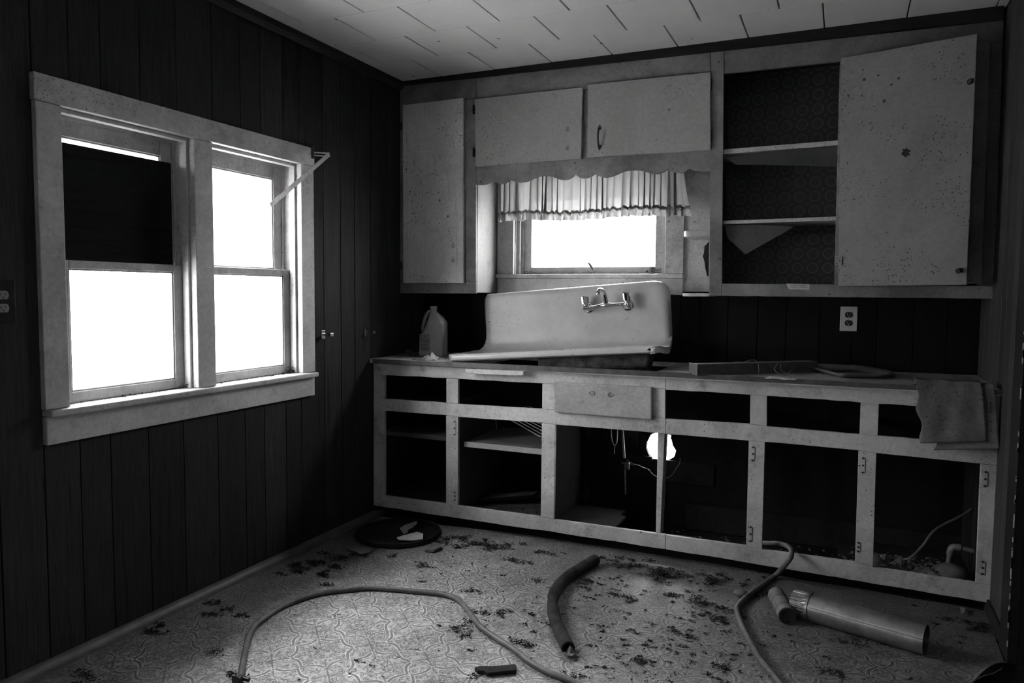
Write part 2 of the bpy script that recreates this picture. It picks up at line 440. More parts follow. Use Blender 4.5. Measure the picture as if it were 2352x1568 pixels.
# ------------------------------------------------------------------ ceiling: 12-inch fibre tiles in staggered rows
ce = tag(ob('ceiling', B(-.12, 4.3, YREAR, .13, ZC + .014, ZC + .1), 'shell'), kind='structure')
TW = .3325
lines = [-.295 - .3285 * i for i in range(-1, 17)]
for ri, y1 in enumerate(lines):
    y0 = y1 - .3285
    off = (.621 if ri % 2 else .784 - 0) % TW
    if ri == 0: off = .621 % TW
    off = [.784 % TW, .621 % TW][(ri + 0) % 2]
    x = off - TW
    while x < XR:
        a, b_ = max(x, 0.0), min(x + TW, XR)
        if b_ - a > .02 and y0 > YREAR - .3:
            gx = .0028
            dz = random.uniform(0, .0015)
            ob('tile', B(a + gx, b_ - gx, max(y0, YREAR) + .0006, min(y1, 0) - .0006, ZC + dz, ZC + .013 + dz), 'tile', ce, .0015, seg=1)
        x += TW

# ------------------------------------------------------------------ left wall with dark grooved panelling
WY0, WY1, WZ0, WZ1 = -2.43, -1.12, .862, 1.905
wl = MB()
wl.box(-.14, -.013, YREAR, -4.75, -.1, ZC + .05).box(-.14, -.013, -4.1, WY0 + .02, -.1, ZC + .05).box(-.14, -.013, -4.75, -4.1, -.1, .88).box(-.14, -.013, -4.75, -4.1, 1.62, ZC + .05).box(-.14, -.013, WY1 - .02, .13, -.1, ZC + .05)
wl.box(-.14, -.013, WY0 + .02, WY1 - .02, -.1, WZ0).box(-.14, -.013, WY0 + .02, WY1 - .02, WZ1, ZC + .05)
wall_left = tag(ob('wall_left', wl, 'shell'), kind='structure')
gr = [-2.607, -2.46, -2.333, -2.215, -2.054, -1.889, -1.71, -1.552, -1.432, -1.286, -1.177, -.997, -.857, -.735, -.585, -.425, -.29, -.14, 0]
pat = [.147, .16, .118, .15, .175, .13, .12, .15]
yy = gr[0]; i = 0
while yy > YREAR:
    yy -= pat[i % 8]; gr.insert(0, max(yy, YREAR)); i += 1
def wall_plank(y0, y1, parent, mat='panel', x0=-.012, x1=0.0, hole=(WY0, WY1, WZ0, WZ1), z0=0, z1=ZC):
    g = .0022; y0 += g; y1 -= g
    mb = MB(); hy0, hy1, hz0, hz1 = hole
    a, b_ = max(y0, hy0), min(y1, hy1)
    if a < b_ - .004:
        if y0 < a: mb.box(x0, x1, y0, a, z0, z1)
        if b_ < y1: mb.box(x0, x1, b_, y1, z0, z1)
        mb.box(x0, x1, a, b_, z0, hz0); mb.box(x0, x1, a, b_, hz1, z1)
        return ob('plank', mb, mat, parent)
    return ob('plank', mb.box(x0, x1, y0, y1, z0, z1), mat, parent, .0015, seg=1)
for a, b_ in zip(gr, gr[1:]): wall_plank(a, b_, wall_left, hole=(WY0, WY1, WZ0, WZ1) if b_ > -3 else (-4.75, -4.1, .88, 1.62))

# ------------------------------------------------------------------ back wall: window opening, broken hole under the counter
wb = MB()
wb.box(-.14, .62, .013, .13, .62, ZC + .05).box(1.508, XR + .15, .013, .13, .62, ZC + .05)
wb.box(.62, 1.508, .013, .13, .62, 1.385).box(.62, 1.508, .013, .13, 1.87, ZC + .05)
wb.box(-.14, 1.2, .013, .13, -.1, .62).box(1.8, XR + .15, .013, .13, -.1, .62).box(1.2, 1.8, .013, .13, -.1, .24)
hole_px = [(1483, 1030), (1484, 1018), (1488, 1006), (1495, 998), (1504, 995), (1518, 995), (1530, 998), (1540, 1000), (1539, 1010), (1544, 1024), (1551, 1035), (1549, 1045), (1546, 1051), (1535, 1057), (1524, 1061), (1509, 1061), (1497, 1055), (1488, 1044)]
hc = K(1516, 1028, y=0); hp = [K(u, v, y=0) for u, v in hole_px]
R = (1.2, 1.8, .24, .62)
def to_rect(p_):
    d = p_ - hc; t = min([((R[1] if d.x > 0 else R[0]) - hc.x) / d.x if abs(d.x) > 1e-6 else 99, ((R[3] if d.z > 0 else R[2]) - hc.z) / d.z if abs(d.z) > 1e-6 else 99])
    return Vector((hc.x + d.x * t, 0, hc.z + d.z * t))
ang = lambda p_: math.atan2(p_.z - hc.z, p_.x - hc.x)
items = [(ang(q_), q_, to_rect(q_)) for q_ in hp]
for cx, cz in ((R[0], R[2]), (R[1], R[2]), (R[1], R[3]), (R[0], R[3])):
    cvec = Vector((cx, 0, cz)); an = ang(cvec)
    near = sorted(items, key=lambda t: abs(math.atan2(math.sin(t[0] - an), math.cos(t[0] - an))))[:2]
    items.append((an, (near[0][1] + near[1][1]) / 2, cvec))
items.sort(key=lambda t: t[0]); n = len(items)
mb = MB(); vs = []
for y_ in (.013, .04):
    for _, h_, r_ in items: vs += [(h_.x, y_, h_.z), (r_.x, y_, r_.z)]
fs = []
for i in range(n):
    j = (i + 1) % n
    fs += [(2 * i, 2 * j, 2 * j + 1, 2 * i + 1), (2 * n + 2 * i + 1, 2 * n + 2 * j + 1, 2 * n + 2 * j, 2 * n + 2 * i), (2 * i, 2 * n + 2 * i, 2 * n + 2 * j, 2 * j)]
wb.add(vs, fs)
wall_back = tag(ob('wall_back', wb, 'shell'), kind='structure')
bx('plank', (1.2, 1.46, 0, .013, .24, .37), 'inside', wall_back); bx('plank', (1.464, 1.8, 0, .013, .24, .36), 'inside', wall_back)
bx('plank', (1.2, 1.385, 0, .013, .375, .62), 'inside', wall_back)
# splash panelling
xs = [0, .14, .30, .43, .62, .8, .98, 1.13, 1.30, 1.47, 1.60, 1.705, 1.85, 2.0, 2.14, 2.3, 2.45, 2.56, 2.72, 2.86, 2.99]
for a, b_ in zip(xs, xs[1:]):
    ob('plank', B(a + .0018, b_ - .0018, 0, .012, .88, 1.29), 'panel_back', wall_back, .001, seg=1)
# painted boards round the sink window
for n_, d in (('panel', (.502, .62, 0, .012, 1.27, 1.96)), ('panel', (1.508, 1.797, 0, .012, 1.27, 1.96)), ('panel', (.62, 1.508, 0, .012, 1.27, 1.385)), ('panel', (.62, 1.508, 0, .012, 1.87, 1.96))):
    bx(n_, d, 'frame', wall_back, 0)
bx('board', (1.66, XR, -.03, .012, 0, .14), 'inside', wall_back)

# ------------------------------------------------------------------ right wall, dark doorway beyond it
wall_right = tag(ob('wall_right', MB().box(XR + .012, XR + .13, -1.05, .13, -.1, ZC + .05).box(XR + .012, XR + .13, YREAR, -1.95, -.1, ZC + .05).box(XR + .012, XR + .13, -1.95, -1.05, 2.1, ZC + .05), 'shell'), kind='structure')
ys = [-.905, -.80, -.72, -.6, -.5, -.38, -.26, -.13, 0]
for a, b_ in zip(ys, ys[1:]):
    ob('plank', B(XR, XR + .012, a + .002, b_ - .002, 0, ZC), 'panel_right', wall_right, .0015, seg=1)
for a in [-1.95 - .15 * i for i in range(24)]:
    if a - .15 < YREAR - .01: break
    ob('plank', B(XR, XR + .012, max(a - .15, YREAR) + .002, a - .002, 0, ZC), 'frame', wall_right, .0015, seg=1)
tr = tag(bx('trim_3', (XR - .02, XR + .012, -1.05, -.907, 0, ZC), 'trimdark', None, .002), kind='structure')
chips = MB()
for i in range(60):
    z0 = random.uniform(.0, 2.2); h = random.uniform(.008, .05); wd = random.uniform(.002, .006)
    chips.box(XR - .022, XR - .019, -1.052, -1.05 + wd, z0, z0 + h)
tag(ob('paint_chips', chips, 'casing', tr), kind='stuff')
d1 = tag(bx('door_1', (XR + .1, XR + .14, -1.95, -1.05, 0, 2.1), 'black', None, .003), kind='structure')
bx('door_panel', (XR + .092, XR + .1, -1.85, -1.15, .2, 1.0), 'black', d1); bx('door_panel', (XR + .092, XR + .1, -1.85, -1.15, 1.1, 1.95), 'black', d1)
ob('door_knob', MB().lathe([(.012, 0), (.012, .03), (.028, .04), (.03, .055), (.015, .07)], (XR + .1, -1.14, .95), (-1, 0, 0)), 'iron', d1, smooth=True)
wall_rear = tag(ob('wall_rear', B(-.14, XR + .13, YREAR - .1, YREAR, -.1, ZC + .05), 'frame'), kind='structure')
ground = tag(ob('ground', MB().grid(lambda a, b_: (-60 + 120 * a, -60 + 120 * b_, -.75 + .12 * math.sin(a * 37) * math.cos(b_ * 29)), 40, 40), 'ground'), kind='structure')

# ------------------------------------------------------------------ trims
t1 = tag(ob('trim_1', MB().prism([(0, YREAR, 2.445), (.012, YREAR, 2.445), (.030, YREAR, 2.465), (.034, YREAR, ZC), (0, YREAR, ZC)], (0, -YREAR - .29, 0)), 'crown'), kind='structure')
pts_t = [(913, 180), (1700, 85), (2306, 10)]; pts_b = [(913, 196), (1700, 110), (2306, 43)]
t2 = tag(strip('trim_2', pts_t, pts_b, YU - .025, .025, 'trimdark', None), kind='structure')
q8 = [(0, 0)] + [(.032 * math.cos(a), .032 * math.sin(a)) for a in [math.pi / 2 * i / 6 for i in range(7)]]
tag(ob('baseboard_left', MB().prism([(x_, YREAR, z_) for x_, z_ in q8], (0, -YREAR - .5, 0)), 'base_round', smooth=True), kind='structure')
tag(ob('baseboard_right', MB().prism([(XR - .015 * 1, -.905, 0), (XR, -.905, 0), (XR, -.905, .05), (XR - .01, -.905, .05)], (0, .36, 0)), 'trimdark'), kind='structure')

# ------------------------------------------------------------------ window_1: double window with sliding sashes in the left wall
w1 = bpy.data.objects.new('window_1', None); COL.objects.link(w1); w1.location = (0, -1.78, .88); tag(w1, kind='structure')
bx('head_casing', (-.012, .022, -2.468, -1.088, 1.882, 1.970), 'casing', w1, .003)
bx('side_casing', (-.012, .020, -2.464, -2.377, .878, 1.881), 'casing', w1, .003)
bx('side_casing', (-.012, .020, -1.185, -1.093, .878, 1.881), 'casing', w1, .003)
bx('mullion_casing', (-.012, .020, -1.826, -1.732, .878, 1.881), 'casing', w1, .003)
sL, sR = K(105, 942, x=.045), K(733, 853, x=.045)
bx('window_sill', (-.13, .045, -2.46, sR.y, .853, .877), 'casing', w1, .006)
bx('apron', (-.012, .018, -2.460, -1.096, .759, .853), 'casing', w1, .003)
for oy0, oy1 in ((-2.377, -1.826), (-1.732, -1.185)):
    jm = MB().box(-.14, -.0125, oy0 - .022, oy0, .877, 1.90).box(-.14, -.0125, oy1, oy1 + .022, .877, 1.90).box(-.14, -.0125, oy0, oy1, 1.882, 1.90)
    ob('jamb', jm, 'casing', w1)
    st = MB().box(-.046, -.012, oy0, oy0 + .012, .877, 1.882).box(-.046, -.012, oy1 - .012, oy1, .877, 1.882).box(-.046, -.012, oy0 + .012, oy1 - .012, 1.868, 1.882)
    ob('stop_bead', st, 'casing', w1, .002)
    st = MB().box(-.09, -.083, oy0, oy0 + .014, .877, 1.882).box(-.09, -.083, oy1 - .014, oy1, .877, 1.882).box(-.09, -.083, oy0 + .014, oy1 - .014, 1.864, 1.882)
    ob('parting_bead', st, 'casing', w1, .001)
    def sash(nm, x0, x1, z0, z1, br, tr_, sl, sr):
        mb = MB().box(x0, x1, oy0 + .003, oy0 + sl, z0, z1).box(x0, x1, oy1 - sr, oy1 - .003, z0, z1)
        mb.box(x0, x1, oy0 + sl, oy1 - sr, z0, z0 + br).box(x0, x1, oy0 + sl, oy1 - sr, z1 - tr_, z1)
        s_ = ob(nm, mb, 'casing', w1, .003)
        xm = (x0 + x1) / 2
        ob('pane', B(xm - .0015, xm + .0015, oy0 + sl - .004, oy1 - sr + .004, z0 + br - .004, z1 - tr_ + .004), 'glass', s_)
        pt = MB(); a0, a1, c0, c1 = oy0 + sl, oy1 - sr, z0 + br, z1 - tr_
        e_ = .006
        pt.box(xm + .002, x1 - .005, a0, a0 + e_, c0, c1).box(xm + .002, x1 - .005, a1 - e_, a1, c0, c1).box(xm + .002, x1 - .005, a0, a1, c0, c0 + e_).box(xm + .002, x1 - .005, a0, a1, c1 - e_, c1)
        ob('glazing_bead', pt, 'casing', s_)
        return s_
    sash('lower_sash', -.082, -.050, .878, 1.377, .038, .029, .058, .050)
    sash('upper_sash', -.124, -.092, 1.352, 1.872, .028, .065, .062, .066)

# window_3: a single window of the same kind further along the left wall, behind the camera
w3 = bpy.data.objects.new('window_3', None); COL.objects.link(w3); w3.location = (0, -4.4, .88); tag(w3, kind='structure')
for nm_, d_ in (('head_casing', (0, .022, -4.84, -4.01, 1.62, 1.71)), ('side_casing', (0, .02, -4.84, -4.75, .88, 1.619)), ('side_casing', (0, .02, -4.1, -4.01, .88, 1.619)), ('window_sill', (0, .045, -4.85, -4.0, .856, .879)), ('apron', (0, .018, -4.84, -4.01, .76, .855))):
    bx(nm_, d_, 'casing', w3, .003)
s3 = ob('sash', MB().box(-.09, -.05, -4.75, -4.70, .88, 1.62).box(-.09, -.05, -4.15, -4.1, .88, 1.62).box(-.09, -.05, -4.70, -4.15, .88, .93).box(-.09, -.05, -4.70, -4.15, 1.57, 1.62), 'casing', w3, .003)
ob('pane', B(-.072, -.069, -4.705, -4.145, .925, 1.575), 'glass', s3)

# ------------------------------------------------------------------ window_2 over the sink
w2 = bpy.data.objects.new('window_2', None); COL.objects.link(w2); w2.location = (1.06, 0, 1.385); tag(w2, kind='structure')
bx('side_casing', (.509, .614, -.02, 0, 1.386, 1.86), 'frame', w2); bx('side_casing', (1.514, 1.612, -.02, 0, 1.386, 1.86), 'frame', w2)
bx('head_casing', (.509, 1.612, -.021, 0, 1.861, 1.955), 'frame', w2)
bx('window_sill', (.504, 1.616, -.035, .12, 1.362, 1.385), 'frame', w2, .004)
bx('apron', (.507, 1.612, -.016, 0, 1.272, 1.361), 'frame', w2)
ob('jamb', MB().box(.605, .622, .0125, .14, 1.385, 1.88).box(1.506, 1.523, .0125, .14, 1.385, 1.88).box(.622, 1.506, .0125, .14, 1.862, 1.88), 'frame', w2)
ob('stop_bead', MB().box(.622, .640, .015, .035, 1.385, 1.862).box(1.488, 1.506, .015, .035, 1.385, 1.862), 'casing', w2, .001)
sx0, sx1, sz0, sz1 = .655, 1.486, 1.388, 1.855
ob('stop_bead', MB().box(.622, .654, .04, .075, 1.385, 1.862).box(1.487, 1.506, .04, .075, 1.385, 1.862), 'casing', w2, .001)
s2 = ob('sash', MB().box(sx0, .701, .05, .085, sz0, sz1).box(1.443, sx1, .05, .085, sz0, sz1).box(.701, 1.443, .05, .085, sz0, 1.427).box(.701, 1.443, .05, .085, 1.815, sz1), 'casing', w2, .003)
ob('pane', B(.698, 1.446, .066, .069, 1.424, 1.818), 'glass', s2)

# ------------------------------------------------------------------ upper cabinets
def hinge(p_, parent, h=.045, wd=.008):
    return ob('hinge', MB().box(p_.x - wd / 2, p_.x + wd / 2, p_.y - .012, p_.y + .004, p_.z - h / 2, p_.z + h / 2).tube([(p_.x, p_.y - .01, p_.z - h / 2 - .004), (p_.x, p_.y - .01, p_.z + h / 2 + .004)], .0035, 8), 'iron', parent)
YD = YU - .02
c1 = thing('wall_cabinet', 'tall narrow wall cabinet in the corner left of the sink window', 'cabinet', (.25, -.14, 1.27))
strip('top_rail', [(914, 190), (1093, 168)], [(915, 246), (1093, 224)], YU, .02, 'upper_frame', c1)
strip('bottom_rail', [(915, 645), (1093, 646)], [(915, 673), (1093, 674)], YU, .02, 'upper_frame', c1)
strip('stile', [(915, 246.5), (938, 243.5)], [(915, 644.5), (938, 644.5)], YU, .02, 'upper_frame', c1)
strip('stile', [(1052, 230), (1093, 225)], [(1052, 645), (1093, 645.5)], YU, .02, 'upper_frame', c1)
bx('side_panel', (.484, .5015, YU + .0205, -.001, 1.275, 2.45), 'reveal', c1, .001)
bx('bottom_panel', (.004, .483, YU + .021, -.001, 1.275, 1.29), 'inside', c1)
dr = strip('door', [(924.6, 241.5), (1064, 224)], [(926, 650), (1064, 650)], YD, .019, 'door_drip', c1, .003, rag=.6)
hinge(K(921, 290, y=YU - .006), dr); hinge(K(921, 610, y=YU - .006), dr)
def scar(u, v, parent, y, s=1.0, mat='iron'):
    """bare screw holes and the paint ring a removed pull left behind"""
    c = K(u, v, y=y); mb = MB()
    out = [(0, .018), (.006, .009), (.011, .002), (.008, -.007), (0, -.011), (-.008, -.007), (-.011, .002), (-.006, .009)]
    for (a, b_), (c_, d_) in zip(out, out[1:] + out[:1]):
        mb.tube([(c.x + a * s, y - .0003, c.z + b_ * s), (c.x + c_ * s, y - .0003, c.z + d_ * s)], .0011, 5)
    mb.tube([(c.x, y - .001, c.z), (c.x, y + .0005, c.z)], .0035, 8)
    return ob('pull_scar', mb, mat, parent)
scar(1041, 565, dr, YD, 1.0); scar(1041, 598, dr, YD, 1.0)

c2 = thing('wall_cabinet', 'low two-door wall cabinet above the sink window with a scalloped valance board', 'cabinet', (1.14, -.14, 1.95))
strip('top_rail', [(1093.5, 168), (1631.5, 106)], [(1093.5, 235), (1631.5, 172)], YU, .02, 'upper_frame', c2)
strip('stile', [(1325, 209), (1362, 205)], [(1325, 356), (1362, 354)], YU, .02, 'upper_frame', c2)
sc = [(1093.5, 424.3), (1104, 424.2), (1114.7, 423.5), (1122, 419.5), (1130, 414), (1137, 418), (1143.7, 421), (1151, 422), (1158, 421), (1165, 417.5), (1171.6, 411.4), (1178, 415.5), (1185, 417.6), (1194, 418.6), (1203, 418), (1211, 415.8), (1218.5, 412.5), (1226, 408.7), (1234, 405.8), (1242, 404.3), (1249.7, 403.6), (1263, 404.2), (1271, 406.6), (1278.8, 409.8), (1287, 412), (1296.6, 413), (1303, 412.3), (1307.8, 410.7), (1315, 406), (1321, 400), (1326, 404.5), (1332, 408), (1340, 409), (1348, 409), (1358, 404.5), (1366.7, 398), (1373, 403), (1380, 406), (1391, 406.8), (1402.4, 405.8), (1410, 403.5), (1418, 400), (1424, 397), (1431, 394), (1440, 391.8), (1449, 390.8), (1458, 390.5), (1467, 390.8), (1476, 392.2), (1485, 394.6), (1494, 397), (1503, 398.7), (1511, 399), (1518.5, 397.3), (1526, 393), (1534, 386.8), (1540, 391.5), (1547.5, 394.6), (1555, 396), (1563, 396.4), (1569, 395.7), (1574, 393.5), (1579, 390), (1584, 386.4), (1590, 389.8), (1596.6, 392), (1612, 394), (1631, 393.5)]
top = [(1093.5, 372), (1631.5, 333)]
ob('valance_board', MB().prism([K(a, b_, y=YU) for a, b_ in top] + [K(a, b_, y=YU) for a, b_ in reversed(sc)], (0, .016, 0)), 'upper_frame', c2)
ob('bottom_panel', B(.503, 1.79, YU + .021, -.001, 1.965, 1.98), 'inside', c2)
dl_ = strip('door', [(1090, 227), (1338, 200)], [(1092, 383), (1335, 364)], YD, .019, 'door', c2, .003, rag=.8)
hinge(K(1089, 252, y=YU - .006), dl_); hinge(K(1089, 350, y=YU - .006), dl_)
scar(1304, 298, dl_, YD, .9); scar(1304, 341, dl_, YD, .9)
de = strip('door', [(1350, 194), (1632, 165)], [(1349, 362), (1632, 344)], YD, .019, 'door', c2, .003, rag=.8)
hinge(K(1633.5, 195, y=YU - .006), de); hinge(K(1633.5, 312, y=YU - .006), de)
a, b_ = K(1377, 296, y=YD), K(1377, 336, y=YD)
hm = MB().tube(smooth_path([(a.x, YD - .002, a.z), (a.x, YD - .018, a.z - .008), (a.x, YD - .026, (a.z + b_.z) / 2), (a.x, YD - .018, b_.z + .008), (a.x, YD - .002, b_.z)], 6), [.0045] * 25, 8)
for q_, sg in ((a, 1), (b_, -1)):
    hm.prism([(q_.x + dx * .9, YD - .003, q_.z + sg * dz) for dx, dz in ((0, .022), (.006, .012), (.011, .004), (.007, -.005), (-.007, -.005), (-.011, .004), (-.006, .012))], (0, .003, 0))
tag(ob('handle', hm, 'iron', de, smooth=True), 'black wrought pull with spade-shaped ends')

c3 = thing('wall_cabinet', 'large wall cabinet at right, one door swung open showing bare shelves', 'cabinet', (2.4, -.14, 1.27))
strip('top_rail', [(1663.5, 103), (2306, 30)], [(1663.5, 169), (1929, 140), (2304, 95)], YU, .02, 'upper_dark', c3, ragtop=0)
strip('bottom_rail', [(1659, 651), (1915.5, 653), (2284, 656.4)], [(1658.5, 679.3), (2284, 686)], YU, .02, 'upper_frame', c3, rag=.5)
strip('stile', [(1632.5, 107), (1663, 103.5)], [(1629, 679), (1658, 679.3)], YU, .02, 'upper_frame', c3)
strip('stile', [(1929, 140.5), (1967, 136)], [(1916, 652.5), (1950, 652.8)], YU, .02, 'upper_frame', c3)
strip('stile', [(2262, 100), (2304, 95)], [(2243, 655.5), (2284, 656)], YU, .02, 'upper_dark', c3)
bx('side_panel', (1.7975, 1.814, YU + .0205, -.001, 1.275, 2.45), 'frame', c3, .001)
bx('back_panel', (1.815, 2.985, -.012, -.002, 1.29, 2.45), 'ring_paper', c3, 0)
bx('bottom_panel', (1.815, 2.985, YU + .021, -.013, 1.285, 1.3), 'inside', c3)
bx('divider', (2.385, 2.4, YU + .021, -.013, 1.301, 2.45), 'inside', c3)
bx('side_panel', (1.815, 1.822, YU + .022, -.013, 1.301, 2.45), 'ring_paper', c3, 0)
bx('top_panel', (1.815, 2.985, YU + .021, -.013, 2.40, 2.42), 'inside', c3)
for tp, bt, nm in (([(1663, 343), (1924, 322)], [(1663, 354), (1924, 333)], 'shelf'), ([(1660, 507), (1918, 497)], [(1660, 514.5), (1918, 506)], 'shelf')):
    a0, a1 = K(*tp[0], y=YU + .03), K(*tp[1], y=YU + .03); b0, b1 = K(*bt[0], y=YU + .03), K(*bt[1], y=YU + .03)
    ob(nm, MB().prism([(1.823, YU + .03, a0.z), (2.384, YU + .03, a1.z), (2.384, YU + .03, b1.z), (1.823, YU + .03, b0.z)], (0, .238, 0)), 'frame', c3, .001)
strip('shelf_liner', [(1665, 362), (1760, 349), (1922, 336)], [(1690, 378), (1800, 379), (1920, 383)], YU + .034, .002, 'inside_pale', c3, 0)
strip('torn_liner', [(1664, 518), (1740, 516), (1823, 520)], [(1672, 548), (1712, 584), (1821, 523)], YU + .04, .001, 'inside_pale', c3, 0)
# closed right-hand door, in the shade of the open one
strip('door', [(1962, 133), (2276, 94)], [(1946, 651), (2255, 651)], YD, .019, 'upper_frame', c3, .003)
# open door, swung round on its left... hinge side, inner face to the room
hg0, hg1 = K(1932, 133, y=YD - .002), K(1925, 657, y=YD - .002)
th_ = math.radians(14.7); wd_ = .527
e0 = Vector((hg0.x + wd_ * math.cos(th_), hg0.y - wd_ * math.sin(th_), hg0.z)); e1 = Vector((hg0.x + .006 + wd_ * math.cos(th_), hg0.y - wd_ * math.sin(th_), hg1.z + .006))
nrm = Vector((math.sin(th_), math.cos(th_), 0))
od = tag(ob('door', MB().prism([hg0, e0, e1, hg1], nrm * .019), 'door_inner', c3, .0025), 'open door with a black splotch and old hinge plates')
def on_door(a, z): return hg0 + Vector((math.cos(th_), -math.sin(th_), 0)) * (a * wd_) + Vector((0, 0, z - hg0.z))
def plate_on(a, z, pts, mat, nm, t=.0008):
    ex = Vector((math.cos(th_), -math.sin(th_), 0)); c = on_door(a, z) - nrm * t
    return ob(nm, MB().prism([c + ex * x_ + Vector((0, 0, z_)) for x_, z_ in pts], nrm * t), mat, od)
z_of = lambda v: K(2085, v, y=-.36).z
spl = []
for i in range(26):
    a_ = 2 * math.pi * i / 26; rr = random.choice([.014, .017, .021, .026]); spl.append((rr * .8 * math.cos(a_), rr * math.sin(a_)))
plate_on(.535, z_of(352), spl, 'ink', 'splotch', .0005)
for v in (187, 598):
    zz = K(1945, v, y=YD).z
    pl = plate_on(.035, zz, [(-.014, -.022), (.016, -.022), (.018, -.018), (.018, .018), (.016, .022), (-.014, .022)], 'door_inner', 'hinge_leaf', .0016)
    c = on_door(.035, zz) - nrm * .002
    mb = MB()
    for dx, dz in ((-.002, -.012), (.009, 0), (-.002, .012)):
        q_ = c + Vector((math.cos(th_) * dx, -math.sin(th_) * dx, dz)); mb.tube([q_ - nrm * .001, q_ + nrm * .001], .0025, 8)
    ob('screw', mb, 'iron', pl)
for v, a_ in ((190, .965), (622, .95)):
    zz = K(2225, v, y=-.43).z; c = on_door(a_, zz)
    ob('catch', MB().lathe([(.011, 0), (.011, .004), (.006, .006), (.006, .014), (.010, .016), (.009, .022)], c, -nrm, 12).box(c.x - .004, c.x + .012, c.y - .014, c.y - .006, c.z - .006, c.z + .012), 'iron', od, smooth=True)
# small printed sticker on the bottom rail
pp = [K(a, b_, y=YU - .0012) for a, b_ in ((1806, 651), (1859, 652), (1859, 665), (1812, 664))]
st = tag(ob('printed_strip', MB().prism(pp, (0, .0011, 0)), 'paper'), 'small printed paper strip on the rail under the open shelves', 'sticker')
mb = MB()
for r_ in range(3):
    for i in range(18):
        if random.random() < .82:
            q_ = K(1815 + i * 2.35, 654.2 + r_ * 2.6, y=YU - .0016); mb.box(q_.x, q_.x + .0032, q_.y, q_.y + .0004, q_.z - .0012, q_.z + .0006)
ob('printed_lines', mb, 'ink', st)

# ------------------------------------------------------------------ corner shelves right of the sink window
cs = thing('corner_shelf', 'two small rounded white shelves beside the sink window', 'shelf', (1.7, -.14, 1.28))
for (ua, va), (ub, vb), (uc, vc), ml in (((1567, 528), (1629, 524), (1629, 538), 'casing'), ((1564, 672), (1629, 671), (1629, 680), 'white')):
    ztop = K(ua + 6, va + 1, y=YU + .004).z; zb_ = ztop - (.030 if ml == 'casing' else .016)
    x0 = K(ua, va, y=YU + .004).x; x1 = 1.796
    out = [(x1, YU + .004)] + [(x0 + .05 - .05 * math.sin(a), YU + .054 - .05 * math.cos(a)) for a in [math.pi / 2 * i / 6 for i in range(7)]] + [(x0, -.022), (x1, -.022)]
    ob('shelf', MB().prism([(a, b_, zb_) for a, b_ in out], (0, 0, ztop - zb_)), ml, cs, .004)
tp = [K(a, b_, y=-.004) for a, b_ in ((1628, 555), (1618, 566), (1617, 580), (1614, 588), (1618, 600), (1620, 616), (1624, 634), (1627, 634))]
ob('torn_wallpaper', MB().prism(tp, (0, .002, 0)), 'inside', wall_back)

# ------------------------------------------------------------------ base cabinets
b1 = thing('base_cabinet', 'left base cabinet under the sink, doorless frame with one drawer front left', 'cabinet', (.8, -.29, 0))
b2 = thing('base_cabinet', 'right base cabinet, empty doorless frame with three drawer openings', 'cabinet', (2.3, -.29, 0))
rg = .7
strip('top_rail', [(858, 834.5), (1500, 864.5), (1528, 866)], [(858, 858), (883, 861), (1025, 868), (1052, 870), (1246, 880), (1528, 893)], YB, .02, 'frame', b1, .0015, rag=rg)
strip('top_rail', [(1529, 866), (2101, 896.5), (2299, 907)], [(1529, 895), (1723.5, 906), (1762, 908.7), (1977, 923.5), (2019, 927), (2298, 943)], YB, .02, 'frame', b2, .0015, rag=rg)
strip('middle_rail', [(858, 913.5), (883, 915.6), (1025, 925), (1052, 927.5), (1245, 939.5), (1528, 960)], [(858, 941), (883, 943), (1024.5, 953), (1052, 957), (1244.5, 970.7), (1275, 974.5), (1511, 994), (1528, 996)], YB, .02, 'frame', b1, .0015, rag=.4, ragtop=.4)
strip('middle_rail', [(1529, 961.6), (1722.5, 973.5), (1761, 979), (1974.6, 998), (2016, 1000.7), (2297, 1023)], [(1529, 996.3), (1720, 1011.6), (1757, 1014), (1972, 1034), (2013, 1040), (2253, 1065), (2295, 1069)], YB, .02, 'frame', b2, .0015, rag=.4, ragtop=.4)
strip('bottom_rail', [(858, 1134), (883, 1138), (1024.5, 1157), (1052, 1161), (1242, 1186.7), (1272, 1193), (1506, 1225), (1528, 1228)], [(858, 1160), (1052, 1190), (1273, 1222), (1528, 1261)], YB, .02, 'frame', b1, .0015, rag=rg)
strip('bottom_rail', [(1529, 1228.5), (1713.5, 1253.5), (1750, 1262), (1964, 1291), (2005, 1302.5), (2241, 1338), (2281, 1344)], [(1529, 1261), (1840, 1312), (2279.6, 1385.6)], YB, .02, 'frame', b2, .0015, rag=rg)
def stile(par, tl, tr_, bl, br): strip('stile', [tl, tr_], [bl, br], YB + .0004, .0195, 'frame', par, .0015)
stile(b1, (858, 858.5), (883, 861.5), (858, 913), (883, 915)); stile(b1, (858, 941.5), (883, 943.5), (858, 1133.5), (883, 1137.5))
stile(b1, (1025, 868.5), (1052, 870.5), (1025, 924.5), (1052, 927)); stile(b1, (1024.5, 953.5), (1052, 957.5), (1024.5, 1156.5), (1051.5, 1160.5))
stile(b1, (1245.5, 880.5), (1290, 882.5), (1245, 939), (1290, 942)); stile(b1, (1244.5, 971.2), (1275, 975), (1242, 1186), (1272, 1192))
stile(b1, (1480, 891), (1528, 893.5), (1480, 956), (1528, 959.5))
stile(b2, (1723.5, 906.5), (1761.6, 909), (1722.5, 973), (1761.6, 978.5)); stile(b2, (1720, 1012), (1757, 1014.5), (1713.5, 1253), (1750, 1261.5))
stile(b2, (1977, 924), (2019, 927.5), (1974.6, 997.5), (2016, 1000.2)); stile(b2, (1972, 1034.5), (2013, 1040.5), (1964, 1290.5), (2005, 1302))
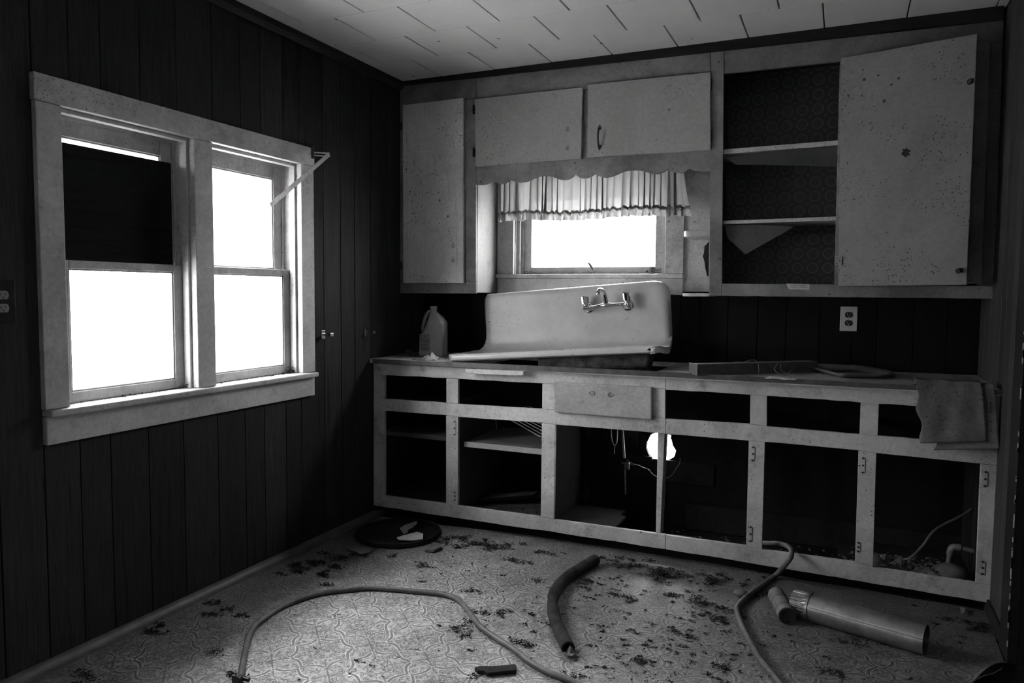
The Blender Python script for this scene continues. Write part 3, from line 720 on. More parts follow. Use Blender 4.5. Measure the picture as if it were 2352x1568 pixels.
stile(b2, (2255, 941), (2298, 943.5), (2255, 1019), (2297, 1022.5)); stile(b2, (2253, 1065.5), (2295, 1069.5), (2241, 1337.5), (2281, 1343.5))
df_ = strip('drawer_front', [(1271, 876.5), (1497, 889)], [(1273, 947), (1496.6, 964)], YB - .020, .0195, 'drawer', b1, .006, rag=.3)
for u, v, sg in ((1362, 903, 1), (1401, 906, -1)):
    c = K(u, v, y=YB - .0205); mb = MB(); out = [(-.02, 0), (-.01, .007), (0, .010), (.008, .006), (.010, 0), (.008, -.006), (0, -.010), (-.01, -.007)]
    for (a, b_), (c_, d_) in zip(out, out[1:] + out[:1]): mb.tube([(c.x + a * sg, c.y, c.z + b_), (c.x + c_ * sg, c.y, c.z + d_)], .0013, 5)
    mb.tube([(c.x, c.y - .001, c.z), (c.x, c.y + .001, c.z)], .003, 8)
    ob('pull_scar', mb, 'iron', df_)
def divider_quad(par, nm, q, y0, dep, mat): strip(nm, q[:2], q[2:], y0, dep, mat, par, .0015)
divider_quad(b1, 'divider', [(1511, 990), (1527, 992), (1506, 1228), (1516.5, 1229)], YB + .021, .07, 'frame')
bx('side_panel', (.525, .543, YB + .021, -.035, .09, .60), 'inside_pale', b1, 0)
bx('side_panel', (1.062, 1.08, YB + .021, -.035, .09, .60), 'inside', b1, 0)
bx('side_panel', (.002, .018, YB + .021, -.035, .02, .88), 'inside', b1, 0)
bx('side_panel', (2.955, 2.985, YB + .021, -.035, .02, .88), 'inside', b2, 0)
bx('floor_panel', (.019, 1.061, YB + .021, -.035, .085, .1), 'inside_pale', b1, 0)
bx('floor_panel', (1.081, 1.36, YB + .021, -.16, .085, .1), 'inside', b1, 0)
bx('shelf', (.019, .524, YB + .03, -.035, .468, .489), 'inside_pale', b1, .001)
bx('shelf', (.56, 1.061, YB + .051, -.035, .444, .472), 'shelf_dark', b1, .001)
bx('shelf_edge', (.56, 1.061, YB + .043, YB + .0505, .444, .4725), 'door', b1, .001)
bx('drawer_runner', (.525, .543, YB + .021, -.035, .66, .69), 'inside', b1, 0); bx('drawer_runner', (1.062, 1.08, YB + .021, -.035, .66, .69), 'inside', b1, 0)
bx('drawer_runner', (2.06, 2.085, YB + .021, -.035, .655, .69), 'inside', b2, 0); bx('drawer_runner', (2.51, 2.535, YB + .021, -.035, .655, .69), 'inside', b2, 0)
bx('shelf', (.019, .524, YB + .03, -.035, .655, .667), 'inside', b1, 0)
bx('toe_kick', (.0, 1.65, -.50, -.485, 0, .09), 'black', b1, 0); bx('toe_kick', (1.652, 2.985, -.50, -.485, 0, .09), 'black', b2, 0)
def hinge_scar(u, v0, v1, par):
    p0, p1 = K(u, v0, y=YB - .0006), K(u, v1, y=YB - .0006); mb = MB(); wd = .008
    for a, b_ in (((p0.x - wd, p0.z), (p0.x + wd, p0.z)), ((p0.x + wd, p0.z), (p0.x + wd, p1.z)), ((p0.x + wd, p1.z), (p0.x - wd, p1.z))):
        mb.tube([(a[0], p0.y, a[1]), (b_[0], p0.y, b_[1])], .0009, 5)
    for zz in (p0.z, (p0.z + p1.z) / 2, p1.z): mb.tube([(p0.x, p0.y - .001, zz), (p0.x, p0.y + .001, zz)], .0045, 7)
    ob('hinge_scar', mb, 'iron', par)
for u, a, b_, par in ((1044, 968, 998, b1), (1044, 1130, 1148, b1), (1730, 1027, 1057, b2), (1724, 1210, 1242, b2), (1983, 1052, 1085, b2), (1972, 1246, 1266, b2), (2264, 1084, 1116, b2), (2258, 1290, 1318, b2)): hinge_scar(u, a, b_, par)

# ------------------------------------------------------------------ countertop with sink cut-out
YC = -.605
zl, zr = K(855, 824, y=YC), K(2298, 896, y=YC)
def zc(x): return zl.z + (zr.z - zl.z) * (x / XR)
ct = tag(MB() and ob('countertop', MB(), 'counter'), 'long worn laminate countertop running along the back wall', 'countertop') if False else None
mb = MB()
def slab(x0, x1, y0, y1):
    mb.add([(x0, y0, zc(x0) - .022), (x1, y0, zc(x1) - .022), (x1, y1, zc(x1) - .022), (x0, y1, zc(x0) - .022), (x0, y0, zc(x0)), (x1, y0, zc(x1)), (x1, y1, zc(x1)), (x0, y1, zc(x0))],
           [(0, 3, 2, 1), (4, 5, 6, 7), (0, 1, 5, 4), (1, 2, 6, 5), (2, 3, 7, 6), (3, 0, 4, 7)])
slab(.001, .62, YC + .002, -.001); slab(1.60, XR - .001, YC + .002, -.001); slab(.62, 1.60, YC + .002, -.54); slab(.62, 1.60, -.05, -.001)
ct = tag(ob('countertop', mb, 'counter'), 'long worn laminate countertop running along the back wall', 'countertop')
strip('metal_edge', [(855, 824), (1500, 852), (2101, 885), (2299, 896)], [(857, 834), (1500, 864), (2101, 896), (2299, 906.5)], YC - .003, .004, 'edge', ct, .001)

# ------------------------------------------------------------------ sink: cast iron with tall splash back, tipped up at its right end
SA = math.radians(4.6)
S0 = Vector((.462, -.572, zc(.47) + .030))
EX = Vector((math.cos(SA), 0, math.sin(SA))); EZ = Vector((-math.sin(SA), 0, math.cos(SA)))
def SK(x, y, z): return S0 + EX * x + Vector((0, y, 0)) + EZ * z
SLEN, SD = 1.19, .40
sk = thing('sink', 'white enamelled iron sink with tall splash back, lying tilted on the counter', 'sink', tuple(S0))
prof = [(.012, -.028), (.002, -.020), (.0, -.010), (.002, -.002), (.010, .004), (.022, .003), (.036, -.003), (.060, -.006), (.10, -.006), (.16, -.006), (.22, -.006), (.28, -.006), (.33, -.004), (.36, .006), (.378, .022), (.388, .045), (.392, .075), (.394, .13), (.395, .19), (.396, .25), (.397, .29), (.398, .312), (.403, .322), (.412, .326), (.422, .322), (.426, .312)]
NP, NX = len(prof), 60
def xlim(i):
    y_, z_ = prof[i]
    l, r_ = 0.0, SLEN - .053 * max(0, min(1, (y_ - .08) / .28))
    if y_ < .08 and z_ < .02:                     # rounded corners of the rim
        t = 1 - y_ / .08; l += .045 * (1 - math.sqrt(max(0, 1 - t * t))); r_ -= .09 * (1 - math.sqrt(max(0, 1 - t * t)))
    if z_ > .0:
        t = min(z_ / .10, 1); l += .055 * math.sqrt(1 - (1 - t) ** 2); pass
    if z_ > .26:
        t = min(1, (z_ - .26) / .066); c_ = (1 - math.sqrt(max(0, 1 - t * t)))
        l += .02 * c_; r_ -= .075 * c_
    return l, r_
bx0, bx1, by0, by1 = .56, 1.08, .07, .33
mb = MB()
xs_ = [i / NX for i in range(NX + 1)]
for a in xs_:
    for i in range(NP):
        l, r_ = xlim(i); y_, z_ = prof[i]
        x_ = l + (r_ - l) * a
        e = min(a, 1 - a) * SLEN
        dy = -.0
        if e < .035 and 12 < i < NP - 3:           # side edges of the splash roll backwards
            t = 1 - e / .035; dy = .022 * t * t
        if a < .5 and e < .03 and i <= 12 and y_ > .03:       # raised rim along the ends
            z_ += .010 * (1 - e / .03)
        mb.v.append(tuple(SK(x_, y_ + dy, z_)))
for a in range(NX):
    for i in range(NP - 1):
        xc = (a + .5) / NX * SLEN; yc = (prof[i][0] + prof[i + 1][0]) / 2
        if bx0 < xc < bx1 and .06 < yc < .30 and prof[i][1] < 0: continue
        n0 = a * NP + i; mb.f.append((n0, n0 + NP, n0 + NP + 1, n0 + 1))
for a in (0, NX):                                  # turned-down skirt round both ends of the rim
    idx = [i for i in range(3, NP) if prof[i][0] < .385 and prof[i][1] < .03]
    tops = [a * NP + i for i in idx]; lows = []
    inx = -.004 if a else .004
    for t_ in tops:
        p_ = Vector(mb.v[t_]); q_ = p_ + EX * inx - EZ * .030; lows.append(len(mb.v)); mb.v.append(tuple(q_))
    for j in range(len(tops) - 1):
        f_ = (tops[j], tops[j + 1], lows[j + 1], lows[j]); mb.f.append(f_ if a else f_[::-1])
ob('sink_body', mb, 'enamel', sk, smooth=True, thick=.005)
def basin_pt(a, d):
    cx, cy = (bx0 + bx1) / 2, .185; hx, hy = (bx1 - bx0) / 2 + .005 - .035 * d, .13 - .02 * d
    w_ = 2 * math.pi * a; c_, s_ = math.cos(w_), math.sin(w_)
    p4 = 5; rr = (abs(c_) ** p4 + abs(s_) ** p4) ** (-1 / p4)
    return SK(cx + hx * c_ * rr, cy + hy * s_ * rr, -.006 - .135 * d)
mb = MB().grid(lambda a, d: basin_pt(a, d), 40, 6)
nb = len(mb.v); mb.f.append(tuple(i * 7 + 6 for i in range(40)))
ob('basin', mb, 'rust', sk, smooth=True, thick=.008)
# iron skirt seen under the raised front rim
ob('basin_rim', MB().grid(lambda a, d: SK(bx0 - .04 + (bx1 - bx0 + .06) * a, .045 + .012 * math.sin(a * 9) * d, -.012 - .085 * d), 26, 4), 'rust', sk, smooth=True, thick=.01)
for u0, v0, u1, v1 in ((1347, 748, 1346, 754), (1342, 776, 1340, 783), (1350, 774, 1354, 779), (1346, 776, 1348, 785)):
    p0, p1 = K(u0, v0, y=S0.y + .392), K(u1, v1, y=S0.y + .392); ob('chip', MB().tube([p0, p1], .0018, 6), 'iron', sk)

# faucet on the splash back
def FP(u, v, d=0):                                # point on the splash back, d in front of it
    p_ = K(u, v, y=S0.y + .392); return Vector((p_.x, p_.y - d, p_.z))
fa = thing('faucet', 'chrome two-handle wall faucet on the sink splash back', 'faucet', tuple(FP(1392, 712)))
cL, cR = FP(1353, 707), FP(1442, 702)
for c in (cL, cR):
    ob('escutcheon', MB().lathe([(.030, 0), (.030, .003), (.026, .008), (.017, .010), (.015, .03)], c, (0, -1, 0), 28), 'chrome', fa, smooth=True)
D = .05
def fwd(p_, d): return Vector((p_.x, S0.y + .392 - d, p_.z))
def FQ(u, v, d): return K(u, v, y=S0.y + .392 - d)
bl, br_ = FQ(1345, 706, D), FQ(1440, 698, D)
mid = (bl + br_) / 2 + Vector((.002, 0, .004))
path = smooth_path([bl + Vector((-.008, 0, 0)), bl, bl.lerp(mid, .35) + Vector((0, 0, -.004)), bl.lerp(mid, .75), mid, br_.lerp(mid, .75), br_.lerp(mid, .35), br_, br_ + Vector((.008, 0, 0))], 5)
nn = len(path); rad = []
for i in range(nn):
    t = i / (nn - 1); rad.append(.0095 + .010 * math.exp(-((t - .06) / .08) ** 2) + .010 * math.exp(-((t - .94) / .08) ** 2) + .006 * math.exp(-((t - .5) / .09) ** 2))
ob('body', MB().tube(path, rad, 16), 'chrome', fa, smooth=True)
for c, q_ in ((cL, bl), (cR, br_)): ob('shank', MB().tube([fwd(c, .006), (fwd(c, .03) + q_) / 2, q_], .014, 14), 'chrome', fa, smooth=True)
sp0 = mid + Vector((0, 0, .01))
spt = smooth_path([sp0, FQ(1391, 688, D + .010), FQ(1388, 674, D + .030), FQ(1382, 666, D + .060), FQ(1376, 666, D + .085), FQ(1374, 672, D + .095)], 6)
ob('spout', MB().tube(spt, [.0125 - .003 * i / (len(spt) - 1) for i in range(len(spt))], 14).lathe([(.011, 0), (.012, .004), (.0115, .014), (.009, .015)], spt[-1] + Vector((0, 0, .004)), (0, -.15, -1), 16), 'chrome', fa, smooth=True)
for q_ in (bl, br_):
    h = ob('handle', MB().lathe([(.013, .008), (.013, .016), (.016, .018)], q_, EZ, 16), 'chrome', fa, smooth=True)
    mb = MB(); sg = 8; vs = []
    for zz, rr in ((.018, .019), (.056, .022), (.061, .020)):
        for j in range(16):
            w_ = 2 * math.pi * j / 16; r_ = rr * (1 if j % 2 == 0 else .86); vs.append(q_ + EZ * zz + Vector((math.cos(w_) * r_, math.sin(w_) * r_, 0)))
    fs = [(i * 16 + j, i * 16 + (j + 1) % 16, (i + 1) * 16 + (j + 1) % 16, (i + 1) * 16 + j) for i in range(2) for j in range(16)] + [tuple(range(32, 48))]
    mb.add(vs, fs); ob('knob', mb, 'chrome', h)

# ------------------------------------------------------------------ curtain over the sink window
cu = thing('curtain', 'short sheer white ruffled curtain over the sink window', 'curtain', (1.12, -.2, 1.7))
YCU = -.215
def cx(a): return .600 + (1.672 - .600) * a
def fold(a):
    return .008 * math.cos(a * 190 + 2.2 * math.sin(a * 23)) + .012 * math.sin(a * 92 + 2.5 * math.sin(a * 17)) + .009 * math.sin(a * 57 + 1.3) + .006 * math.sin(a * 171)
def ctop(a): return 1.935
def cbot(a): return 1.713 + .006 * math.sin(a * 11) + .012 * max(0, a - .6)
def cfn(a, d):
    flare = .5 + .7 * d
    x_ = cx(a) + .011 * math.sin(a * 190 + 2.2 * math.sin(a * 23)) * (.75 + .25 * d)
    e = max(0, a - .93) / .07; x_ += -.045 * e * (1 - d) ** .7 ; e2 = max(0, .05 - a) / .05; x_ += .004 * e2
    return (x_, YCU + fold(a) * flare + .05 * (max(0, a - .95) / .05) ** 2 + .02 * e2, ctop(a) + (cbot(a) - ctop(a)) * d)
ob('cloth', MB().grid(cfn, 420, 10), 'curtain', cu, smooth=True)
def rfn(a, d):
    f = fold(a) * 1.3 + .010 * math.sin(a * 260 + 3 * math.sin(a * 31)) * (.35 + d)
    z0 = cbot(a) + .006; puff = -.010 * math.sin(math.pi * min(1, d * 2.2)) if d < .45 else 0
    return (cx(a) + .006 * math.sin(a * 190) * d, YCU - .004 + f + puff, z0 + .010 * (1 if d < .1 else 0) * math.sin(a * 210) - .045 * d)
ob('ruffle', MB().grid(rfn, 520, 8), 'curtain', cu, smooth=True)
def gfn(a, d):
    return (cx(a), YCU - .006 + fold(a) * 1.25 - .007 * math.sin(math.pi * d), cbot(a) + .012 - .016 * d + .004 * math.sin(a * 230) + .003 * math.sin(a * 120))
ob('gathered_heading', MB().grid(gfn, 520, 4), 'curtain', cu, smooth=True)
ob('rod', MB().tube([(.503, YCU, 1.925), (1.796, YCU, 1.925)], .006, 10), 'rod', cu, smooth=True)

# ------------------------------------------------------------------ things at the left window
ply = tag(ob('plywood_board', B(-.0905, -.0825, -2.374, -1.850, 1.378, 1.784), 'ply', None, .001), 'dark board blocking the upper sash of the left window', 'board')
r0, r1, r2 = K(719, 350, x=.024), K(757, 354, x=.10), K(621, 472, x=.105)
rb = thing('curtain_rod', 'bent flat curtain rod dangling from the corner of the left window', 'curtain rod', tuple(r0))
def bar(pts, h, t, nm):
    mb = MB(); pts = [Vector(p_) for p_ in pts]
    for a, b_ in zip(pts, pts[1:]):
        d = (b_ - a).normalized(); up = Vector((0, 0, 1)); up = (up - d * up.dot(d)).normalized(); s_ = d.cross(up)
        mb.add([a + up * h * i + s_ * t * j for i in (-.5, .5) for j in (-.5, .5)] + [b_ + up * h * i + s_ * t * j for i in (-.5, .5) for j in (-.5, .5)],
               [(0, 1, 3, 2), (4, 6, 7, 5), (0, 4, 5, 1), (2, 3, 7, 6), (0, 2, 6, 4), (1, 5, 7, 3)])
    return ob(nm, mb, 'rod', rb, .001)
bar([r0, r1 + Vector((0, 0, .004))], .006, .004, 'upper_lip'); bar([r0 - Vector((0, 0, .014)), r1 - Vector((0, 0, .010))], .006, .004, 'lower_lip')
bar([r1 + Vector((-.002, 0, 0)), r2], .020, .005, 'arm')
ob('bracket', B(.022, .03, r0.y - .012, r0.y + .002, r0.z - .03, r0.z + .03), 'iron', rb, .001)

def outlet(nm_label, c, n_axis, plate_m, sock_m, w_, h_):
    """duplex outlet: plate, two sockets with slots, centre screw"""
    t = thing('outlet', nm_label, 'outlet', c)
    def P3(a, b_, d): return (c[0] + a, c[1] - d, c[2] + b_) if n_axis == 'y' else (c[0] + d, c[1] + a, c[2] + b_)
    def pr(pts, d0, d1, mat, nm, par, bev=0):
        off = Vector(P3(0, 0, d1)) - Vector(P3(0, 0, d0))
        return ob(nm, MB().prism([P3(a, b_, d0) for a, b_ in pts], off), mat, par, bev)
    rect = lambda x0, x1, z0, z1: [(x0, z0), (x1, z0), (x1, z1), (x0, z1)]
    pr(rect(-w_ / 2, w_ / 2, -h_ / 2, h_ / 2), 0, .005, plate_m, 'cover_plate', t, .002)
    for s_ in (1, -1):
        pts = []
        for i in range(20):
            a = 2 * math.pi * i / 20; pts.append((.0175 * math.cos(a), max(-.0135, min(.0135, .0175 * math.sin(a))) + s_ * .0205))
        so = pr(pts, .005, .0075, sock_m, 'socket', t)
        im = 'ink' if sock_m != 'outlet_dark' else 'outlet_pale'
        for x0, x1, z0, z1 in ((-.0078, -.0058, -.002, .007), (.0055, .0075, -.001, .006), (-.0022, .0022, -.0095, -.0055)):
            pr(rect(x0, x1, s_ * .0205 + z0, s_ * .0205 + z1), .0075, .0078, im, 'slot', so)
    c_ = Vector(P3(0, 0, .005)); dv = Vector(P3(0, 0, .001)) - Vector(P3(0, 0, 0))
    ob('screw', MB().lathe([(.0035, 0), (.003, .0012)], c_, dv, 10), 'chrome', t)
outlet('ivory outlet plate with dark sockets on the splash panelling under the large cabinet', (2.432, 0, 1.161), 'y', 'outlet_pale', 'outlet_dark', .078, .122)
outlet('grey outlet in a dark plate on the panelling left of the double window', (.0, -2.578, 1.236), 'x', 'outlet_dark', 'outlet_grey', .078, .135)
for u, v, lb in ((742, 768, 'chrome towel bar bracket on the panelling beside the double window'), (841, 762, 'chrome towel bar bracket on the panelling nearest the counter')):
    p_ = K(u, v, x=0)
    t = thing('towel_bracket', lb, 'bracket', (0, p_.y, p_.z))
    ob('base_plate', B(0, .004, p_.y - .014, p_.y + .014, p_.z - .024, p_.z + .022), 'chrome', t, .002)
    ob('post', MB().tube([(.003, p_.y, p_.z), (.045, p_.y + .008, p_.z)], .006, 10).box(.034, .055, p_.y - .010, p_.y + .016, p_.z - .009, p_.z + .009), 'chrome', t, .002)

# ------------------------------------------------------------------ things on the counter
# plastic jug
JX, JY, JZ = .235, -.30, zc(.24)
jg = thing('jug', 'cloudy plastic gallon jug without cap at the left end of the counter', 'jug', (JX, JY, JZ))
def jug_fn(a, d):
    z_ = d * .285; w_ = 2 * math.pi * a
    if z_ < .012: s_ = .9 + .1 * (z_ / .012) ** .5
    elif z_ < .19: s_ = 1
    elif z_ < .262: t = (z_ - .19) / .072; s_ = 1 - .76 * (t ** 1.5)
    else: s_ = .24
    p4 = 9 - 7 * max(0, min(1, (z_ - .19) / .07)); c_, sn = math.cos(w_), math.sin(w_)
    rr = (abs(c_) ** p4 + abs(sn) ** p4) ** (-1 / p4) if p4 > 2.01 else 1
    hx = .072 * s_; hy = .072 * s_
    x_ = hx * c_ * rr; y_ = hy * sn * rr
    if .13 < z_ < .262 and x_ < -.005:              # hollow behind the grip
        t = math.sin(math.pi * (z_ - .13) / .132) ** .6; x_ += .040 * t * min(1, (-x_ - .005) / .05)
    ca, sa = math.cos(.30), math.sin(.30)
    return (JX + x_ * ca - y_ * sa, JY + x_ * sa + y_ * ca, JZ + .001 + z_)
mb = MB().grid(jug_fn, 48, 44); mb.f.append(tuple(i * 45 for i in range(48)))
ob('jug_body', mb, 'plastic', jg, smooth=True)
ob('neck', MB().ring(.020, .016, (JX, JY, JZ + .272), (JX, JY, JZ + .292)).ring(.022, .016, (JX, JY, JZ + .28), (JX, JY, JZ + .284)), 'plastic', jg, smooth=True)
ca, sa = math.cos(.30), math.sin(.30)
def JP(x_, y_, z_): return (JX + x_ * ca - y_ * sa, JY + x_ * sa + y_ * ca, JZ + z_)
ob('handle', MB().tube(smooth_path([JP(-.012, 0, .262), JP(-.034, 0, .254), JP(-.048, 0, .225), JP(-.058, 0, .19), JP(-.062, 0, .155), JP(-.05, 0, .13)], 6), .011, 10), 'plastic', jg, smooth=True)
def jface(x0, x1, z0, z1, d, nm, mat, par):
    return ob(nm, MB().prism([JP(x0, -.0722 - d, z0), JP(x1, -.0722 - d, z0), JP(x1, -.0722 - d, z1), JP(x0, -.0722 - d, z1)], Vector(JP(0, .0006, 0)) - Vector(JP(0, 0, 0))), mat, par)
lb = tag(jface(-.062, -.006, .035, .135, .0004, 'label', 'label', jg), 'dark printed label with a pear-shaped emblem')
mb = MB()
def jl(x0, z0, x1, z1, r_=.0009):
    x0 += .006; x1 += .006; mb.tube([JP(x0, -.0732, z0), JP(x1, -.0732, z1)], r_, 4)
for q_ in ((-.065, .039, -.015, .039), (-.015, .039, -.015, .131), (-.015, .131, -.065, .131), (-.065, .131, -.065, .039)): jl(*q_)
pear = [(-.040 + (.017 if z_ < .085 else .017 - (z_ - .085) * .45) * math.cos(a) * 1, z_) for a, z_ in [(2 * math.pi * i / 18, .07 + (.022 if math.sin(2 * math.pi * i / 18) < 0 else .036) * math.sin(2 * math.pi * i / 18)) for i in range(18)]]
for p0, p1 in zip(pear, pear[1:] + pear[:1]): jl(p0[0], p0[1], p1[0], p1[1], .0011)
for z_ in (.062, .067, .080, .085): jl(-.050, z_, -.030, z_, .0008)
for cx_, cz_, r_ in ((-.056, .117, .006), (-.026, .118, .006), (-.049, .108, .004)):
    for i in range(8):
        a0, a1 = 2 * math.pi * i / 8, 2 * math.pi * (i + 1) / 8; jl(cx_ + r_ * math.cos(a0), cz_ + r_ * math.sin(a0), cx_ + r_ * math.cos(a1), cz_ + r_ * math.sin(a1), .0007)
ob('label_print', mb, 'label_print', lb)

def crumple(name, c, sx, sy, h, mat, label, cat, seed, nu=10, rot=0):
    def fn(a, b_):
        x_, y_ = (a - .5) * sx, (b_ - .5) * sy
        nz = noise.noise(Vector((a * 3.1 + seed, b_ * 3.3, seed * 1.7))); n2 = noise.noise(Vector((a * 7 + seed, b_ * 7, 3.1)))
        ed = min(a, 1 - a, b_, 1 - b_) * 2
        r_ = 1 + .3 * noise.noise(Vector((math.atan2(b_ - .5, a - .5) * 2, seed, 0)))
        xx, yy_ = x_ * r_, y_ * r_
        return (c[0] + xx * math.cos(rot) - yy_ * math.sin(rot), c[1] + xx * math.sin(rot) + yy_ * math.cos(rot), c[2] + max(.001, h * (.35 + nz + .6 * n2) * (.3 + ed)))
    return tag(ob(name, MB().grid(fn, nu, nu), mat, thick=.0015), label, cat)
crumple('paper_scrap', (.07, -.30, zc(.05)), .13, .10, .035, 'paper_dark', 'dark crumpled scrap on the counter in the left corner', 'paper', 3)
crumple('paper_scrap', (.345, -.52, zc(.34)), .10, .05, .05, 'paper', 'pale crumpled paper on the counter in front of the jug', 'paper', 9)
crumple('paper_scrap', (.29, -.54, zc(.3)), .08, .05, .02, 'paper_dark', 'flat dark scrap on the counter beside the pale crumpled paper', 'paper', 14)

# steel light-fixture channel lying on the counter with loose wires
fx0, fx1 = Vector((1.815, -.635, 0)), Vector((2.30, -.20, 0))
fd = (fx1 - fx0).normalized(); fn_ = Vector((-fd.y, fd.x, 0))
def FX(t, s_, z_): p_ = fx0.lerp(fx1, t) + fn_ * s_; return Vector((p_.x, p_.y, zc(p_.x) + z_))
fxt = thing('fixture_channel', 'long grey metal channel lying across the counter right of the sink', 'metal channel', (2.0, -.45, zc(2.0)))
ob('channel', MB().prism([FX(0, 0, .001), FX(0, 0, .052), FX(0, .07, .052), FX(0, .07, .001), FX(0, .067, .001), FX(0, .067, .049), FX(0, .003, .049), FX(0, .003, .001)], FX(1, 0, 0) - FX(0, 0, 0)), 'fixture', fxt)
ob('end_cap', MB().prism([FX(-.012, .0, .001), FX(-.012, .0, .055), FX(-.012, .072, .055), FX(-.012, .072, .001)], fd * .007), 'fixture', fxt, .002)
ob('lip', MB().tube([FX(-.012, 0, .053), FX(1, 0, .053)], .0018, 6), 'rod', fxt)
for path in ([FX(.35, .0, .055), FX(.42, -.01, .068), FX(.46, -.015, .06), FX(.47, -.02, .03), FX(.46, -.03, .004)],
             [FX(.62, -.03, .05), FX(.57, -.05, .03), FX(.58, -.06, .012), FX(.64, -.07, .006), FX(.7, -.06, .02)],
             [FX(.66, -.02, .045), FX(.62, -.05, .025), FX(.66, -.06, .006)],
             [FX(.28, .0, .054), FX(.31, .005, .060), FX(.36, .004, .055)]):
    ob('loose_wire', MB().tube(smooth_path(path, 6), .0013, 6), 'wire', fxt)
# flattened tray / card on the counter
tr_pts = [(1838, 846), (1880, 843), (1960, 846), (2050, 862), (2040, 871), (1925, 868)]
cardc = [K(u, v, z=zc(2.4) + .004) for u, v in tr_pts]
cen = sum(cardc, Vector()) / len(cardc)
def tray(a, d):
    i = a * len(cardc); j = int(i) % len(cardc); t = i - int(i); e = cardc[j].lerp(cardc[(j + 1) % len(cardc)], t)
    e = cen + (e - cen) * (d if d < .8 else .8 + (d - .8) * 1.1)
    return (e.x, min(e.y, -.02), zc(e.x) + .002 + (.024 * ((d - .8) / .2) if d > .8 else 0))
ob_ = tag(ob('paper_tray', MB().grid(tray, 36, 6), 'paper_dark', smooth=True, thick=.0015), 'shallow stained card tray lying flat on the counter', 'tray')
crumple('paper_scrap', (2.165, -.60, zc(2.16)), .12, .05, .015, 'paper', 'torn flat paper at the counter edge beside the metal channel', 'paper', 21)
# sheets hanging over the front of the counter
def sheet(nm, q, y0, amp, mat, seed, label, back=.07, waves=3):
    def fn(a, d):
        if d < .18:                                   # part lying on the counter
            t = d / .18; u = q[0][0] + (q[1][0] - q[0][0]) * a; v = q[0][1] + (q[1][1] - q[0][1]) * a
            p_ = K(u, v, y=y0); return (p_.x, y0 + back * (1 - t) ** 1.0, max(p_.z, zc(p_.x) + .003) + .003 * math.sin(a * 7 + seed) ** 2)
        t = (d - .18) / .82
        u = (q[0][0] + (q[1][0] - q[0][0]) * a) * (1 - t) + (q[3][0] + (q[2][0] - q[3][0]) * a) * t
        v = (q[0][1] + (q[1][1] - q[0][1]) * a) * (1 - t) + (q[3][1] + (q[2][1] - q[3][1]) * a) * t
        if a < .02: u += 5 * math.sin(t * 13 + seed)
        yw = y0 - amp * (.5 + .5 * math.sin(a * waves + t * 2.2 + seed)) - amp * .8 * noise.noise(Vector((a * 4, t * 4, seed)))
        p_ = K(u, v, y=y0)
        return (p_.x, yw, min(p_.z, zc(p_.x) + .006) if t < .05 else p_.z)
    return tag(ob(nm, MB().grid(fn, 30, 34), mat, smooth=True, thick=.0016), label, 'paper sheet')
sh2 = sheet('paper_sheet', [(2215, 882), (2283, 884), (2296, 1030), (2140, 1034)], -.614, .005, 'paper_mid', 2.0, 'faded printed sheet hanging behind the stained one at the counter end', .05)
sh1 = sheet('paper_sheet', [(2101, 872), (2256, 880), (2268, 1014), (2117, 1017)], -.624, .007, 'paper_dark', 5.0, 'stained brown sheet draped over the right end of the counter', .09, 2.6)
for u0, v0, u1, v1 in ((2275, 923, 2276, 946), (2268, 946, 2276, 946), (2270, 968, 2278, 968), (2268, 972, 2268, 978), (2269, 989, 2278, 989)):
    ob('printed_mark', MB().tube([K(u0, v0, y=-.621), K(u1, v1, y=-.621)], .0012, 5), 'ink', sh2)
# white strip stuck under the counter edge
fs_ = tag(strip('foam_strip', [(1068, 847), (1203, 852)], [(1069, 856), (1100, 858), (1150, 861), (1202, 862)], YC - .018, .015, 'white', None, .003, rag=1.2), 'white foam strip stuck to the counter edge below the sink', 'strip')

# ------------------------------------------------------------------ inside the base cabinets
rk = thing('oven_rack', 'bent wire oven rack lying on the shelf under the counter', 'rack', (.9, -.35, .475))
ra, rb_, rc, rd = Vector((.66, -.30, .60)), Vector((.99, -.50, .53)), Vector((1.055, -.18, .55)), Vector((.74, -.06, .61))
ob('rim', MB().tube([ra, rb_, rc, rd, ra], .003, 7), 'rod', rk)
for i in range(1, 9):
    t = i / 9; ob('bar', MB().tube([ra.lerp(rd, t), rb_.lerp(rc, t)], .0022, 6), 'rod', rk)
ob('leg', MB().tube([ra, ra + Vector((-.02, -.005, -.03)), ra + Vector((-.015, 0, -.10))], .0025, 6), 'chrome', rk)
ob('leg', MB().tube([rb_, rb_ + Vector((.012, -.004, -.055))], .0025, 6).tube([rb_ + Vector((-.03, -.004, -.055)), rb_ + Vector((.05, 0, -.056))], .0025, 6), 'chrome', rk)
tag(ob('board_scrap', MB().prism([(.60, -.42, .115), (.86, -.28, .135), (.87, -.30, .16), (.61, -.44, .14)], (0.0, .10, 0)), 'inside_pale'), 'board scrap leaning on the cabinet floor behind the second opening', 'board')
pb = [K(u, v, z=.112) for u, v in ((1330, 1196), (1400, 1180), (1438, 1186), (1408, 1216), (1340, 1206))]
tag(ob('plank_scrap', MB().prism([(p_.x, p_.y, .101) for p_ in pb], (0, 0, .014)), 'inside', None, .001), 'loose plank scrap on the floor of the sink cabinet', 'board')
